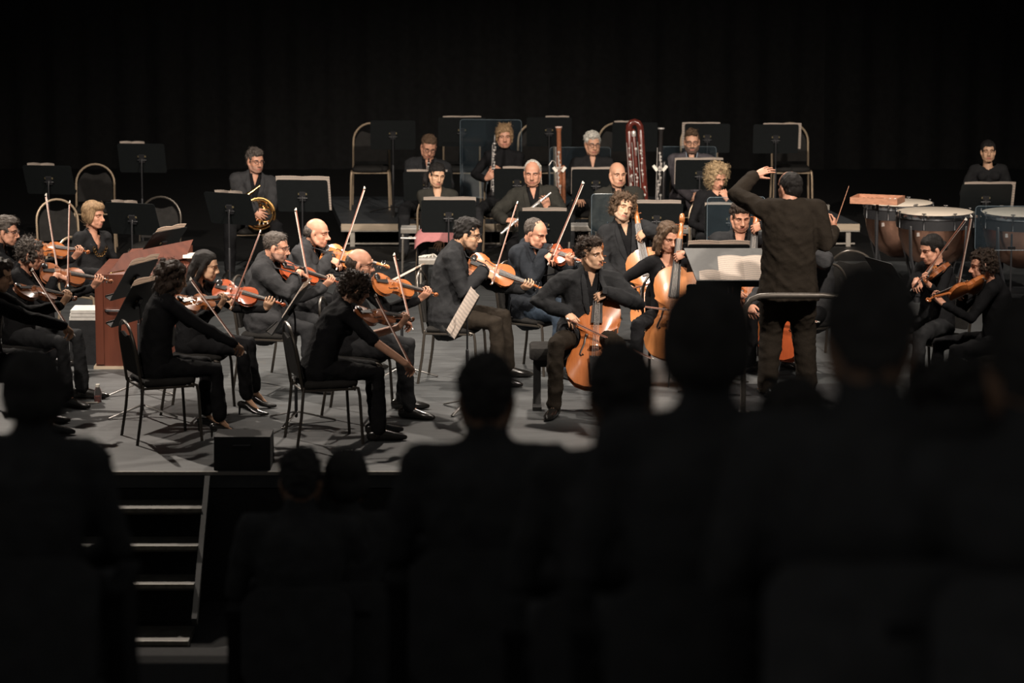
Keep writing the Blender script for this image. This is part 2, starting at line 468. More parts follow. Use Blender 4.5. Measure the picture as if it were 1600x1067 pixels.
def head_prims(mb, fem=False, jaw=1.0, nose=1.0):
    j = jaw * (.93 if fem else 1.0)
    mb.ell((0, -.014, .028), (.076, .096, .086))
    mb.ell((0, .028, .030), (.066, .058, .062))
    mb.ell((0, .026, -.028), (.0655 * (.97 if fem else 1), .058, .070))
    mb.ell((0, .024, -.066), (.058 * j, .056, .050))
    mb.ell((0, .050, -.088), (.036 * j, .034, .034))
    mb.ell((0, .066, -.099), (.023 * j, .020, .020))
    for s in (-1, 1):
        mb.tube([(s * .062 * j, -.008, -.042), (s * .054 * j, .028, -.080), (s * .020, .060, -.101)], [.020, .020, .019], n=8)
        mb.ell((s * .037, .050, -.032), (.026, .027, .030))
        mb.ell((s * .034, .050, -.058), (.026, .028, .030))
        mb.ell((s * .079, -.010, -.012), (.009, .019, .032), R=np.array([[1, 0, 0], [0, .97, .24], [0, -.24, .97]]))
        mb.ell((s * .078, -.004, -.036), (.008, .012, .012))
        mb.ell((s * .012, .096, -.043), (.010, .012, .009))
    mb.tube([(-.046, .066, .019), (-.02, .080, .020), (0, .081, .016), (.02, .080, .020), (.046, .066, .019)], .012, n=8)
    mb.tube([(0, .084, .012), (0, .096, -.015), (0, .098 + .013 * nose, -.036)], [.009, .011, .013], n=8)
    mb.ell((0, .086, -.067), (.022, .010, .006)); mb.ell((0, .085, -.078), (.018, .010, .0065))
    mb.ell((0, .074, -.072), (.036, .018, .026))

def hair_prims(mb, st, rng):
    """hair volumes in head coordinates (x right, y forward, z up); returns (curl amplitude, frequency)"""
    if st == 'short':
        mb.ell((0, -.026, .040), (.0835, .094, .088)); mb.ell((0, .012, .075), (.066, .062, .048))
        return .0035, 170
    if st == 'short_thick':
        mb.ell((0, -.026, .042), (.087, .099, .094)); mb.ell((0, .026, .088), (.066, .066, .044)); mb.ell((0, -.06, -.01), (.066, .05, .06))
        return .006, 130
    if st == 'quiff':
        mb.ell((0, -.024, .036), (.080, .094, .086)); mb.tube([(-.03, .05, .10), (.0, .062, .118), (.035, .05, .108)], .034, n=10); mb.ell((0, .0, .10), (.058, .07, .045))
        return .005, 130
    if st == 'receding':
        mb.ell((0, -.034, .032), (.0835, .092, .088))
        return .003, 170
    if st == 'ring':
        mb.ell((0, -.036, .0), (.0825, .087, .066)); mb.ell((0, -.055, .012), (.068, .066, .064))
        return .002, 170
    if st == 'tonsure':
        mb.ell((0, -.028, .0245), (.0865, .0985, .0880)); mb.ell((0, -.052, -.025), (.074, .068, .07))
        return .002, 170
    if st == 'bob':
        mb.ell((0, -.026, .046), (.094, .104, .094)); mb.ell((0, -.044, -.004), (.088, .082, .092)); mb.ell((0, .036, .082), (.074, .066, .044))
        for s in (-1, 1): mb.ell((s * .071, .004, -.006), (.026, .042, .072))
        return .0015, 90
    if st == 'bun':
        mb.ell((0, -.022, .036), (.0855, .099, .091)); mb.ell((0, .016, .064), (.072, .063, .052)); mb.ell((0, -.125, -.012), (.042, .036, .044))
        return .002, 150
    if st == 'ponytail':
        mb.ell((0, -.022, .036), (.0855, .099, .091)); mb.ell((0, .016, .064), (.072, .063, .052))
        mb.tube([(.02, -.11, .0), (.07, -.12, -.05), (.085, -.09, -.11), (.07, -.08, -.15)], [.03, .036, .036, .02])
        return .003, 150
    if st == 'messy_bun':
        mb.ell((0, -.024, .040), (.095, .102, .092)); mb.ell((0, .022, .076), (.076, .066, .046)); mb.ell((0, -.05, -.02), (.08, .06, .06)); mb.ell((.0, -.055, .098), (.062, .05, .036))
        for k in range(16):
            a = rng.uniform(0, 6.28); e = rng.uniform(.3, 1.2)
            b = np.array([math.cos(a) * .035, -.048 + math.sin(a) * .03, .105]); d = np.array([math.cos(a) * math.cos(e), math.sin(a) * .6, math.sin(e)])
            mb.tube([b, b + d * .03, b + d * .05 + np.array([0, 0, -.006])], [.010, .008, .005], n=6)
        for s in (-1, 1): mb.tube([(s * .03, .066, .088), (s * .066, .052, .05), (s * .080, .028, -.01), (s * .078, .022, -.06)], [.02, .020, .016, .006], n=8)
        return .004, 130
    if st == 'long':
        mb.ell((0, -.026, .044), (.091, .101, .092)); mb.ell((0, -.06, -.05), (.085, .062, .11))
        for s in (-1, 1):
            mb.tube([(s * .025, .05, .11), (s * .062, .045, .07), (s * .082, .018, .0), (s * .088, .012, -.07), (s * .086, .02, -.135)], [.022, .028, .03, .032, .024])
            mb.tube([(s * .06, -.05, -.04), (s * .07, -.06, -.13)], [.045, .03])
        return .004, 110
    if st == 'long_straight':
        mb.ell((0, -.026, .040), (.088, .100, .092)); mb.ell((0, .014, .074), (.064, .062, .048))
        mb.tube([(0, -.07, .03), (0, -.10, -.06), (0, -.11, -.15), (0, -.10, -.22)], [(.08, .05), (.078, .045), (.07, .035), (.05, .02)], side=(1, 0, 0))
        for s in (-1, 1): mb.tube([(s * .075, .005, .05), (s * .083, -.02, -.03), (s * .08, -.05, -.12)], [.02, .026, .02])
        return .0012, 80
    if st == 'wavy_dark':
        mb.ell((0, -.028, .040), (.097, .108, .098)); mb.ell((0, -.06, -.06), (.098, .075, .12))
        for k in range(60):
            a = rng.uniform(0, 6.28); z = rng.uniform(-.17, .11); r = .104 * math.sqrt(max(.15, 1 - (z - .03) ** 2 / .03))
            y = -.035 + math.sin(a) * r
            if y > .035 and z < .07: continue
            mb.ell((math.cos(a) * r, y, z), rng.uniform(.018, .030))
        return .006, 90
    if st in ('curly', 'big_curly', 'curly_top', 'blonde_frizz'):
        R, n, zlo = dict(curly=(.094, 150, -.06), big_curly=(.104, 190, -.085), curly_top=(.084, 110, .0), blonde_frizz=(.098, 220, -.135))[st]
        mb.ell((0, -.026, .036 if st == 'blonde_frizz' else .042), (R * .9, R * .98, R * .90))
        for k in range(n):
            z = rng.uniform(zlo, .12); a = rng.uniform(0, 6.28)
            rr = R * math.sqrt(max(.12, 1 - ((z - .02) / (.135 if st != 'blonde_frizz' else .16)) ** 2))
            x = math.cos(a) * rr; y = -.024 + math.sin(a) * rr * 1.06
            if y > .03 and z < .068 and abs(x) < (.062 if st != 'blonde_frizz' else .058): continue
            mb.ell((x, y, z), rng.uniform(.010, .019), nu=8, nv=6)
        if st == 'curly_top': mb.ell((0, .02, .095), (.07, .07, .04))
        if st == 'blonde_frizz': mb.ell((0, -.06, -.05), (.095, .06, .08))
        return (.0075, 150) if st != 'curly_top' else (.006, 150)
    return .002, 100

def folds(V, Q, amp, seed):
    """cloth creases: broad ridged folds with finer ones on top"""
    r = np.random.default_rng(seed); N = normals(V, Q); h = np.zeros(len(V))
    for fr, a in ((38, 1.0), (62, .8), (95, .55)):
        for k in range(3):
            d = unit(r.normal(size=3)); e = unit(r.normal(size=3)); e2 = unit(r.normal(size=3))
            ph = V @ d * fr * r.uniform(.8, 1.2) + 1.3 * np.sin(V @ e * fr * .45 + r.uniform(0, 6)) + r.uniform(0, 6)
            h += a * ((1 - np.abs(np.sin(ph * .5))) ** 2 - .3) * (.5 + .5 * np.sin(V @ e2 * fr * .3 + r.uniform(0, 6)))
    return V + N * (amp * h)[:, None]

def strands(v, n, st, Hm, Hc, hs, rng):
    """locks of hair: narrow ribbons lying on or springing from the hair volume"""
    curly = 'curl' in st or 'frizz' in st
    cnt, ln, wd, lift, curl = (900, .034, .0030, .55, .0075) if curly else (420, .034, .0026, .16, .0012)
    if st in ('long', 'long_straight', 'ponytail', 'bob'): cnt, ln, lift = 520, .06, .05
    if st == 'wavy_dark': cnt, ln, wd, lift, curl = 700, .055, .003, .25, .006
    if st == 'messy_bun': cnt, ln, wd, lift, curl = 420, .04, .0024, .35, .004
    if st in ('ring', 'tonsure', 'receding'): cnt, ln, lift = 300, .022, .06
    if st == 'blonde_frizz': cnt, ln = 1300, .045
    if st == 'quiff': lift = .3
    idx = rng.choice(len(v), min(cnt, len(v)), replace=False)
    P0 = v[idx]; N0 = n[idx]; L = (P0 - Hc) @ Hm
    fl = np.stack([L[:, 0] * 4, -.6 - 0 * L[:, 0], -.8 + (L[:, 2] > .08) * .7], 1)
    if st in ('short', 'short_thick', 'quiff', 'curly_top'): fl = np.stack([L[:, 0] * 3, .5 * (L[:, 1] > -.02) - .5 * (L[:, 1] <= -.02), -.9 + (L[:, 2] > .07) * .8], 1)
    if st in ('bun', 'ponytail'): fl = np.stack([-L[:, 0] * 2, -1 + 0 * L[:, 0], -.3 + 0 * L[:, 0]], 1)
    fl = fl + rng.normal(size=fl.shape) * (1.2 if curly else .18)
    D = fl @ Hm.T; D = D - N0 * (D * N0).sum(1)[:, None]; D /= np.maximum(np.linalg.norm(D, axis=1), 1e-6)[:, None]
    S = np.cross(D, N0); K = 5; ph = rng.uniform(0, 6.28, len(idx))[:, None]; l = (ln * hs * rng.uniform(.6, 1.3, len(idx)))[:, None]
    V = []
    for k in range(K):
        t = k / (K - 1)
        p = P0 - N0 * .002 + D * l * t + N0 * l * lift * math.sin(t * 2.2) + S * curl * np.sin(ph + t * 7) + N0 * curl * .8 * np.cos(ph + t * 7) - N0 * (l * t) ** 2 / (.17 if not curly else .5)
        wv = S * wd * (1 - .6 * t) + N0 * wd * .5 * np.sin(ph)
        V += [p - wv * .5, p + wv * .5]
    m = len(idx); V = np.concatenate(V); a = np.arange(m); Q = []
    for k in range(K - 1):
        b = 2 * k * m; Q.append(np.stack([b + a, b + m + a, b + 3 * m + a, b + 2 * m + a], 1))
    return V, np.concatenate(Q)

PEOPLE = []
def person(label, Y, pel, head, face, body, *, legs=None, pitch=8, roll=0, sk=None, hair=('short', None), outfit='suit', jc=None, sc_=None, tc=None,
           fem=False, lh=None, rh=None, seat=.46, pelz=None, spread=14, glasses=None, beard=0.0, closed=True, sleeve='long', vneck=None,
           standing=None, feet=None, kneez=None, hem=True, shoes='flat', group=None, lpole=None, rpole=None, lean_neck=.55, size=1.0, cat='person',
           knees=None, jaw=1.0, nose=1.0, bottom=True, z0=0.0, neck=.155, broad=1.0, jut=.028, lfwd=.0):
    """head=(px,py,dY); face/body/legs: compass angles (0 = image right, 90 = away, 270 = to the camera)"""
    sk = sk or SK_FAIR; jc = jc or C_BLACK; tc = tc or C_BLACK; sc_ = sc_ or C_BLACK
    if legs is None: legs = body
    seed = len(PEOPLE) * 13 + 5; rng = np.random.default_rng(seed)
    hs = (.955 if fem else 1.0) * size
    pz = (pelz if pelz is not None else (seat + .095)) + z0
    P = np.array([XA(pel, Y, pz), Y, pz])
    if standing: P = np.array([XA(pel, Y, standing), Y, standing])
    Hc = W(head[0], head[1], Y + head[2])
    up_t = unit(Hc - P)
    N = Hc - (unit(lean_neck * up_t + (1 - lean_neck) * UP) * neck + adir(body) * jut) * hs
    u = unit(N - P); L = np.linalg.norm(N - P)
    R = orth(np.cross(adir(body), UP), u); Fw = np.cross(u, R)
    base = np.array([P[0], P[1], z0 if not standing else standing - .93 * size])
    Hm = head_matrix(face, pitch, roll)
    hw = lambda q: (np.asarray(q) * hs) @ Hm.T + Hc
    sw = (.150 if fem else .176) * size * broad
    shoulders = {s: N - u * .058 * size + R * s * sw + Fw * (.008 + (lfwd if s < 0 else 0)) for s in (-1, 1)}
    lf = adir(legs); lr = np.cross(lf, UP)
    # legs
    hipj = {s: P + lr * s * .088 * size - UP * .015 for s in (-1, 1)}
    K = {}; A = {}; FD = {}
    for i, s in enumerate((-1, 1)):
        a = math.radians(spread) * s
        d = lf * math.cos(a) + lr * math.sin(a)
        if standing:
            ft = feet[i]; A[s] = np.array([ft[0], ft[1], base[2] + .085]); kn, _ = ik(hipj[s], A[s], .44 * size, .42 * size, lf); K[s] = kn; FD[s] = unit(d)
        else:
            kz = (kneez if kneez is not None else seat + .055) + z0
            k = hipj[s] + d * .43 * size; k[2] = kz
            if knees and knees[i] is not None: k = knees[i]
            K[s] = k
            fo = (feet[i] if feet else .03)
            if np.ndim(fo) == 0:
                h = kz - z0 - .085; q = math.sqrt(max(1e-4, (.43 * size) ** 2 - h * h)); q = min(q, .2)
                A[s] = k + d * fo; A[s][2] = z0 + .085 + (.05 if shoes == 'heel' else 0)
            else: A[s] = np.array([fo[0], fo[1], .085 + (.05 if shoes == 'heel' else 0)])
            FD[s] = unit(d)
    # arms
    arms = {}
    for s, h in ((-1, lh), (1, rh)):
        S = shoulders[s]
        if h is None:
            k = K[s]; h = dict(p=hipj[s] + (k - hipj[s]) * .62 + UP * .115 - R * s * .03, fwd=unit(k - hipj[s]) - R * s * .5 - UP * .15, palm=-UP, curl=(20, 30, 20))
        wv = np.asarray(h['p'], float)
        pole = h.get('pole'); pole = (-UP * 1.0 + R * s * .55 - Fw * .25) if pole is None else np.asarray(pole, float)
        El, kk = ik(S, wv, .285 * size, .262 * size, pole)
        if kk > 1.06: print('REACH %.2f %s %s' % (kk, 'L' if s < 0 else 'R', label))
        fwd = h.get('fwd'); fwd = unit(wv - El) if fwd is None else unit(fwd)
        arms[s] = (S, El, wv, fwd, np.asarray(h.get('palm', -UP), float), h)
    # ---- skin: head + neck + chest, hands + forearms, hidden core -> one mesh
    mb = MB(); hp = MB(); head_prims(hp, fem, jaw, nose)
    mb.add(hw(hp.V()), hp.f)
    nr = (.048 if fem else .057) * size
    mb.tube([hw((0, -.030, -.045)), hw((0, -.030, -.09)) * .5 + (N + u * .05) * .5, N, N - u * .06], [nr * 1.02, nr * .98, nr * 1.08, nr * 1.2], n=14)
    sec = [(-.10, .186, .142), (0, .182, .138), (.28, .165, .124), (.55, .174, .125), (.76, .176, .116), (.90, .128, .088), (.985, .072, .066)]
    fw_ = .88 if fem else 1.0
    if standing and not fem: sec = [(-.33, .212, .150), (-.2, .204, .148), (.05, .186, .138), (.28, .178, .132), (.55, .180, .128), (.76, .180, .118), (.90, .130, .088), (.985, .072, .066)]
    def torso(mb_, dr, t0=-.2, t1=2, flare=1.0):
        pts = []; rr = []
        for t, a, b in sec:
            if t < t0 - 1e-6 or t > t1: continue
            pts.append(P + u * L * t - Fw * .02 * math.sin(max(0, min(1, t)) * math.pi))
            rr.append(((a * fw_ * size + dr) * (flare if t <= 0 else 1), (b * fw_ * size + dr) * (flare if t <= 0 else 1)))
        mb_.tube(pts, rr, n=22, side=R, cap='flat' if standing else 'round')
        for s in (-1, 1):
            mb_.tube([N - u * .04, N - u * .052 + R * s * sw * .55, shoulders[s]], [(.050 + dr), (.054 + dr), (.056 * size + dr)], n=12)
    chest = MB()
    pts = [P + u * L * t - Fw * .02 * math.sin(t * math.pi) for t in (.62, .76, .9, .985)]
    rr = [(a * fw_ * size - .03, b * fw_ * size - .02) for a, b in ((.174, .122), (.176, .116), (.128, .088), (.072, .066))]
    mb.tube(pts, rr, n=18, side=R)
    Vh, Qh = remesh(mb, .0060, 4, .5)
    lc = (Vh - Hc) @ Hm / hs                                             # head coordinates
    for s in (-1, 1):
        g = np.exp(-(((lc[:, 0] - s * .031) / .0165) ** 2 + ((lc[:, 2] - .001) / .0105) ** 2)) * (lc[:, 1] > .03)
        lc[:, 1] -= .0085 * g
    g = np.exp(-((lc[:, 2] + .0735) / .0035) ** 2) * np.exp(-(lc[:, 0] / .022) ** 4) * (lc[:, 1] > .06); lc[:, 1] -= .004 * g
    hm_ = (np.abs(lc[:, 0]) < .12) & (np.abs(lc[:, 2]) < .16) & (np.abs(lc[:, 1]) < .16)
    Vh = np.where(hm_[:, None], hw(lc), Vh)
    def face_y(x, z):
        d = (lc[:, 0] - x) ** 2 + (lc[:, 2] - z) ** 2; k = np.where((d < .009 ** 2) & (lc[:, 1] > 0))[0]
        return lc[k, 1].max() if len(k) else .075
    fc = lc[Qh].mean(1)
    midx = np.zeros(len(Qh), int)
    midx[(np.abs(fc[:, 0]) < .0235) & (fc[:, 1] > .072) & (fc[:, 2] < -.064) & (fc[:, 2] > -.083)] = 1
    if beard:
        bz = (fc[:, 1] > -.02) & (fc[:, 2] < -.044 - .25 * np.clip(.05 - np.abs(fc[:, 0]), -.02, .012)) & (fc[:, 2] > -.135) & (midx == 0) & (hm_[Qh].all(1))
        must = (np.abs(fc[:, 0]) < .03) & (fc[:, 1] > .07) & (fc[:, 2] < -.048) & (fc[:, 2] > -.064)
        midx[bz | must] = 2
    VV = [Vh]; QQ = [Qh]; nn = len(Vh); MI = [midx]
    long_ = sleeve == 'long'
    for s in (-1, 1):
        S, El, wv, fwd, palm, h = arms[s]
        mb = MB()
        st = El + (wv - El) * (.55 if long_ else 0.0)
        if not long_: mb.tube([S + (El - S) * .55, El], [.042 * fw_, .038 * fw_], n=10)
        mb.tube([st, El + (wv - El) * .6 if not long_ else El + (wv - El) * .75, wv, wv + fwd * .02], [.038 * fw_, .034 * fw_, .0265 * hs, .026 * hs], n=12)
        hand_prims(mb, wv, fwd, palm, s, h.get('curl', (30, 40, 25)), h.get('spread', 6), h.get('thumb', 35), hs * .98)
        v, q = remesh(mb, .0048 * hs if long_ else .0056, 1, .4)
        VV.append(v); QQ.append(q + nn); MI.append(np.zeros(len(q), int)); nn += len(v)
    mb = MB()
    mb.tube([P - UP * .03, P + u * L * .5, N - u * .05], [(.11, .08), (.11, .075), (.07, .05)], n=10, side=R)
    for s in (-1, 1):
        S, El, wv = arms[s][:3]
        mb.tube([N - u * .06, S, El, El + (wv - El) * .7], [.035, .04, .032, .028], n=8)
        if bottom: mb.tube([P, hipj[s], K[s], A[s]], [.06, .06, .045, .03], n=8)
        if bottom: mb.tube([A[s], A[s] + FD[s] * (.10 if shoes == 'heel' else .12) - UP * (.098 if shoes == 'heel' else .045)], [.028, .016], n=8)
    v, q = remesh(mb, .02, 1, .3)
    VV.append(v); QQ.append(q + nn); MI.append(np.zeros(len(q), int))
    mats = [sk, LIPS, stubble(sk, beard)] if beard else [sk, LIPS]
    root = mesh_np('person', np.concatenate(VV) - base, np.concatenate(QQ), mats, None, np.concatenate(MI))
    root.location = tuple(base)
    tag(root, label, cat, group)
    def np_obj(name, v, q, m, parent=root): return mesh_np(name, v - base, q, m, parent)
    def mb_obj(name, b, m, parent=root):
        b.v = [b.V() - base]; return b.obj(name, m, parent)
    # ---- clothes
    def opening(v, q, width, depth, top=.10):
        r = v - N; a = r @ R; b = -(r @ u); f = r @ Fw
        wv_ = width * np.clip(1 - b / depth, 0, 1); dl = np.abs(a) - wv_                # snap the cloth edge onto the neckline
        k_ = (f > -.02) & (b < depth) & (b > -.10) & (np.abs(dl) < .0095)
        v[k_] -= R * (np.sign(a) * dl)[k_][:, None]
        r = v - N; a = r @ R; b = -(r @ u); f = r @ Fw
        c = lambda z: z[q].mean(1)
        a, b, f = c(a), c(b), c(f)
        wdt = width * np.clip(1 - b / depth, 0, 1)
        return q[~((f > .0) & (np.abs(a) < wdt) & (b < depth) & (b > -.10))]
    def compact(v, q):
        k = np.unique(q); mp = np.full(len(v), -1); mp[k] = np.arange(len(k)); return v[k], mp[q]
    def sleeves(mb_, dr, full=True):
        for s in (-1, 1):
            S, El, wv = arms[s][:3]
            if full and long_:
                cu = El + (wv - El) * .965
                mb_.tube([S, S + (El - S) * .5, El, El + (cu - El) * .5, cu], [.061 * fw_ + dr, .055 * fw_ + dr, .047 * fw_ + dr, .043 * fw_ + dr, .036 * fw_ + dr], n=14)
            else:
                e2 = S + (El - S) * (.93 if full else .5)
                mb_.tube([S, S + (e2 - S) * .5, e2], [.059 * fw_ + dr, .056 * fw_ + dr, .052 * fw_ + dr], n=14)
    def collar(mb_, rad, z0, thick, gap=35, tall=.02, drop=.05):
        pts = []
        for a in np.linspace(90 + gap, 450 - gap, 13):
            c, s_ = math.cos(math.radians(a)), math.sin(math.radians(a))
            pts.append(N + u * (z0 - drop * max(0, s_)) + R * c * rad * 1.05 + Fw * (s_ * rad + .004))
        mb_.tube(pts, [(tall, thick)] * len(pts), n=8, side=u)
    vox = .0125
    if outfit == 'suit':
        m1 = MB(); torso(m1, -.004, .2); sleeves(m1, -.01, False); collar(m1, nr * 1.22, .012, .006, 22, .019, .02)
        v, q = remesh(m1, vox, 3); v = wrinkle(v, q, .0016, 26, seed)
        q = opening(v, q, *(vneck or (.030, .10)))
        v, q = compact(v, q); np_obj('shirt', v, q, sc_)
        m2 = MB(); torso(m2, .029, -.5, 2, 1.03); sleeves(m2, .021)
        collar(m2, nr * 1.5, .004, .010, 38, .024, .06)
        if hem and not standing:
            for s in (-1, 1):                                          # skirt of the jacket over hip and thigh
                o = hipj[s]; m2.tube([P + u * L * .2 + R * s * .05, o + R * s * .05 + u * .03, o + lf * .13 + R * s * .055 + UP * .035], [(.12, .10), (.112, .095), (.085, .08)], n=12)
        v, q = remesh(m2, vox, 3); v = folds(v, q, .0085, seed + 1)
        q = opening(v, q, .062, .36); v, q = compact(v, q)
        jk = np_obj('jacket', v, q, jc)
        r = v - N; va, vb, vf = r @ R, -(r @ u), r @ Fw
        for s in (-1, 1):
            pts = []
            for t in np.linspace(0, 1, 9):
                b = .0 + .33 * t; a = s * (.062 * (1 - b / .36) + .016 + .012 * math.sin(t * math.pi))
                k = np.where(((va - a) ** 2 + (vb - b) ** 2 < .02 ** 2) & (vf > -.02))[0]
                f = vf[k].max() if len(k) else .09
                pts.append(N + R * a - u * b + Fw * (f + .001))
            mb_obj('lapel', MB().tube(pts, [(.008, .004)] + [(.021, .0045)] * 4 + [(.026, .0045), (.020, .0045), (.013, .004), (.004, .003)], n=8, side=R), jc, jk)
    else:
        m1 = MB(); torso(m1, .010, -.2, 2, 1.0); sleeves(m1, .006)
        if outfit == 'shirt': collar(m1, nr * 1.25, .014, .007, 24, .020, .02)
        if outfit == 'turtle': m1.tube([N - u * .05, N + u * .035, N + u * .062], [nr * 1.45, nr * 1.18, nr * 1.12], n=16)
        if fem:
            for s in (-1, 1): m1.ell(P + u * L * .68 + R * s * .062 + Fw * .075, (.058, .054, .058))
        v, q = remesh(m1, vox, 3); v = folds(v, q, .0055, seed)
        if outfit != 'turtle':
            q = opening(v, q, *(vneck or ((.085, .10) if fem else (.03, .10))))
        v, q = compact(v, q); np_obj({'shirt': 'shirt', 'turtle': 'sweater', 'top': 'top'}[outfit], v, q, jc)
    if bottom:
        mb = MB()
        mb.tube([P - R * .03, P + R * .03], [.115 * fw_, .115 * fw_], n=12); mb.ell(P, (.165 * fw_, .13, .10), R=np.stack([R, Fw, u], 1))
        for s in (-1, 1):
            m_ = (K[s] + A[s]) / 2
            end = A[s] + UP * (.0 if not shoes == 'heel' else .035)
            mb.tube([hipj[s], hipj[s] + (K[s] - hipj[s]) * .5, K[s], m_, end], [x_ * (1.32 if standing else 1) for x_ in (.100 * fw_, .089 * fw_, .073 * fw_, .066 * fw_, .060)], n=14)
        v, q = remesh(mb, .014, 3); v = folds(v, q, .0075, seed + 3)
        np_obj('trousers', v, q, tc)
        for s in (-1, 1):
            a = A[s]; d = FD[s]; z0 = base[2]
            mb = MB(); sd = np.cross(d, UP)
            g = lambda x, z: np.array([a[0], a[1], z0]) + d * x + UP * z
            if shoes == 'heel':
                mb.tube([g(-.05, .085), g(.0, .075), g(.06, .04), g(.12, .022), g(.165, .018)], [(.028, .028), (.032, .03), (.036, .026), (.036, .018), (.016, .012)], n=10, side=sd)
                mb.tube([g(-.058, .075), g(-.062, .004)], [.012, .006], n=8, cap='flat')
            else:
                mb.tube([g(-.065, .045), g(-.03, .05), g(.04, .045), (g(.11, .034)), g(.165, .028), g(.195, .024)], [(.030, .042), (.036, .048), (.039, .043), (.044, .033), (.038, .026), (.02, .018)], n=12, side=sd)
                mb.tube([g(-.01, .05), g(-.012, .13)], [.044, .040], n=10)
            mb_obj('shoe', mb, SHOE if shoes != 'red' else SHOE_R)
    # ---- hair, brows, eyes, glasses
    hst, hmat = hair
    if hst:
        mb = MB(); amp, fr = hair_prims(mb, hst, rng)
        hb = MB(); hb.add(hw(mb.V()), mb.f)
        v, q = remesh(hb, .0062 if 'curl' in hst or 'frizz' in hst else .007, 1, .4); v = wrinkle(v, q, amp, fr, seed + 7, 9)
        sv, sq = strands(v, normals(v, q), hst, Hm, Hc, hs, rng)
        np_obj('hair', np.concatenate([v, sv]), np.concatenate([q, sq + len(v)]), hmat)
    facing = Hm[:, 1][1] < .75
    if facing:
        bm = hmat or H_BROWN
        if bm in (H_BLONDE, H_WHITE): bm = H_CHEST if bm is H_BLONDE else H_GREY
        for s in (-1, 1):
            pts = [hw((s * x, face_y(s * x, z) + .0005, z)) for x, z in ((.014, .0185), (.028, .0225), (.040, .022), (.049, .017))]
            mb_obj('eyebrow', MB().tube(pts, [.0028, .0036, .003, .0018], n=6), bm)
            ey = face_y(s * .031, .0) - .0062
            mb = MB(); c = np.array((s * .031, ey, -.001)); mb.ell((0, 0, 0), (.0145, .0105, .0105), nu=14, nv=12)
            V0 = mb.V(); mi = []
            for f in mb.f:
                ct = V0[list(f)].mean(0)
                lid = ct[2] > (.0015 if not closed else -.003)
                mi.append(0 if lid or ct[2] < -.0055 else (2 if abs(ct[0]) < .0062 or closed else 1))
            mb.m = mi; mb.v = [hw(V0 + c)]
            mb_obj('eye', mb, [sk, EYE_W, EYE_I])
    if glasses:
        mb = MB()
        for s in (-1, 1):
            yy = max(face_y(s * .031, .004), face_y(s * .02, .015)) + .010
            pts = [hw((s * .031 + .0215 * math.cos(a), yy - .25 * abs(.0215 * math.cos(a)) * (math.cos(a) * s > 0), .0 + .0165 * math.sin(a))) for a in np.linspace(0, 2 * math.pi, 16, endpoint=False)]
            mb.tube(pts, .0022, n=5, closed=True)
            mb.tube([hw((s * .053, yy - .006, .004)), hw((s * .074, .04, .004)), hw((s * .0785, -.012, .002))], .002, n=5)
        mb.tube([hw((-.01, yy, .004)), hw((.01, yy, .004))], .002, n=5)
        mb_obj('glasses', mb, glasses)
    PEOPLE.append(root)
    return dict(root=root, P=P, N=N, u=u, R=R, F=Fw, H=Hc, Hm=Hm, K=K, A=A, base=base, legs=legs, arms=arms, seat=seat, hw=hw, mb_obj=mb_obj)
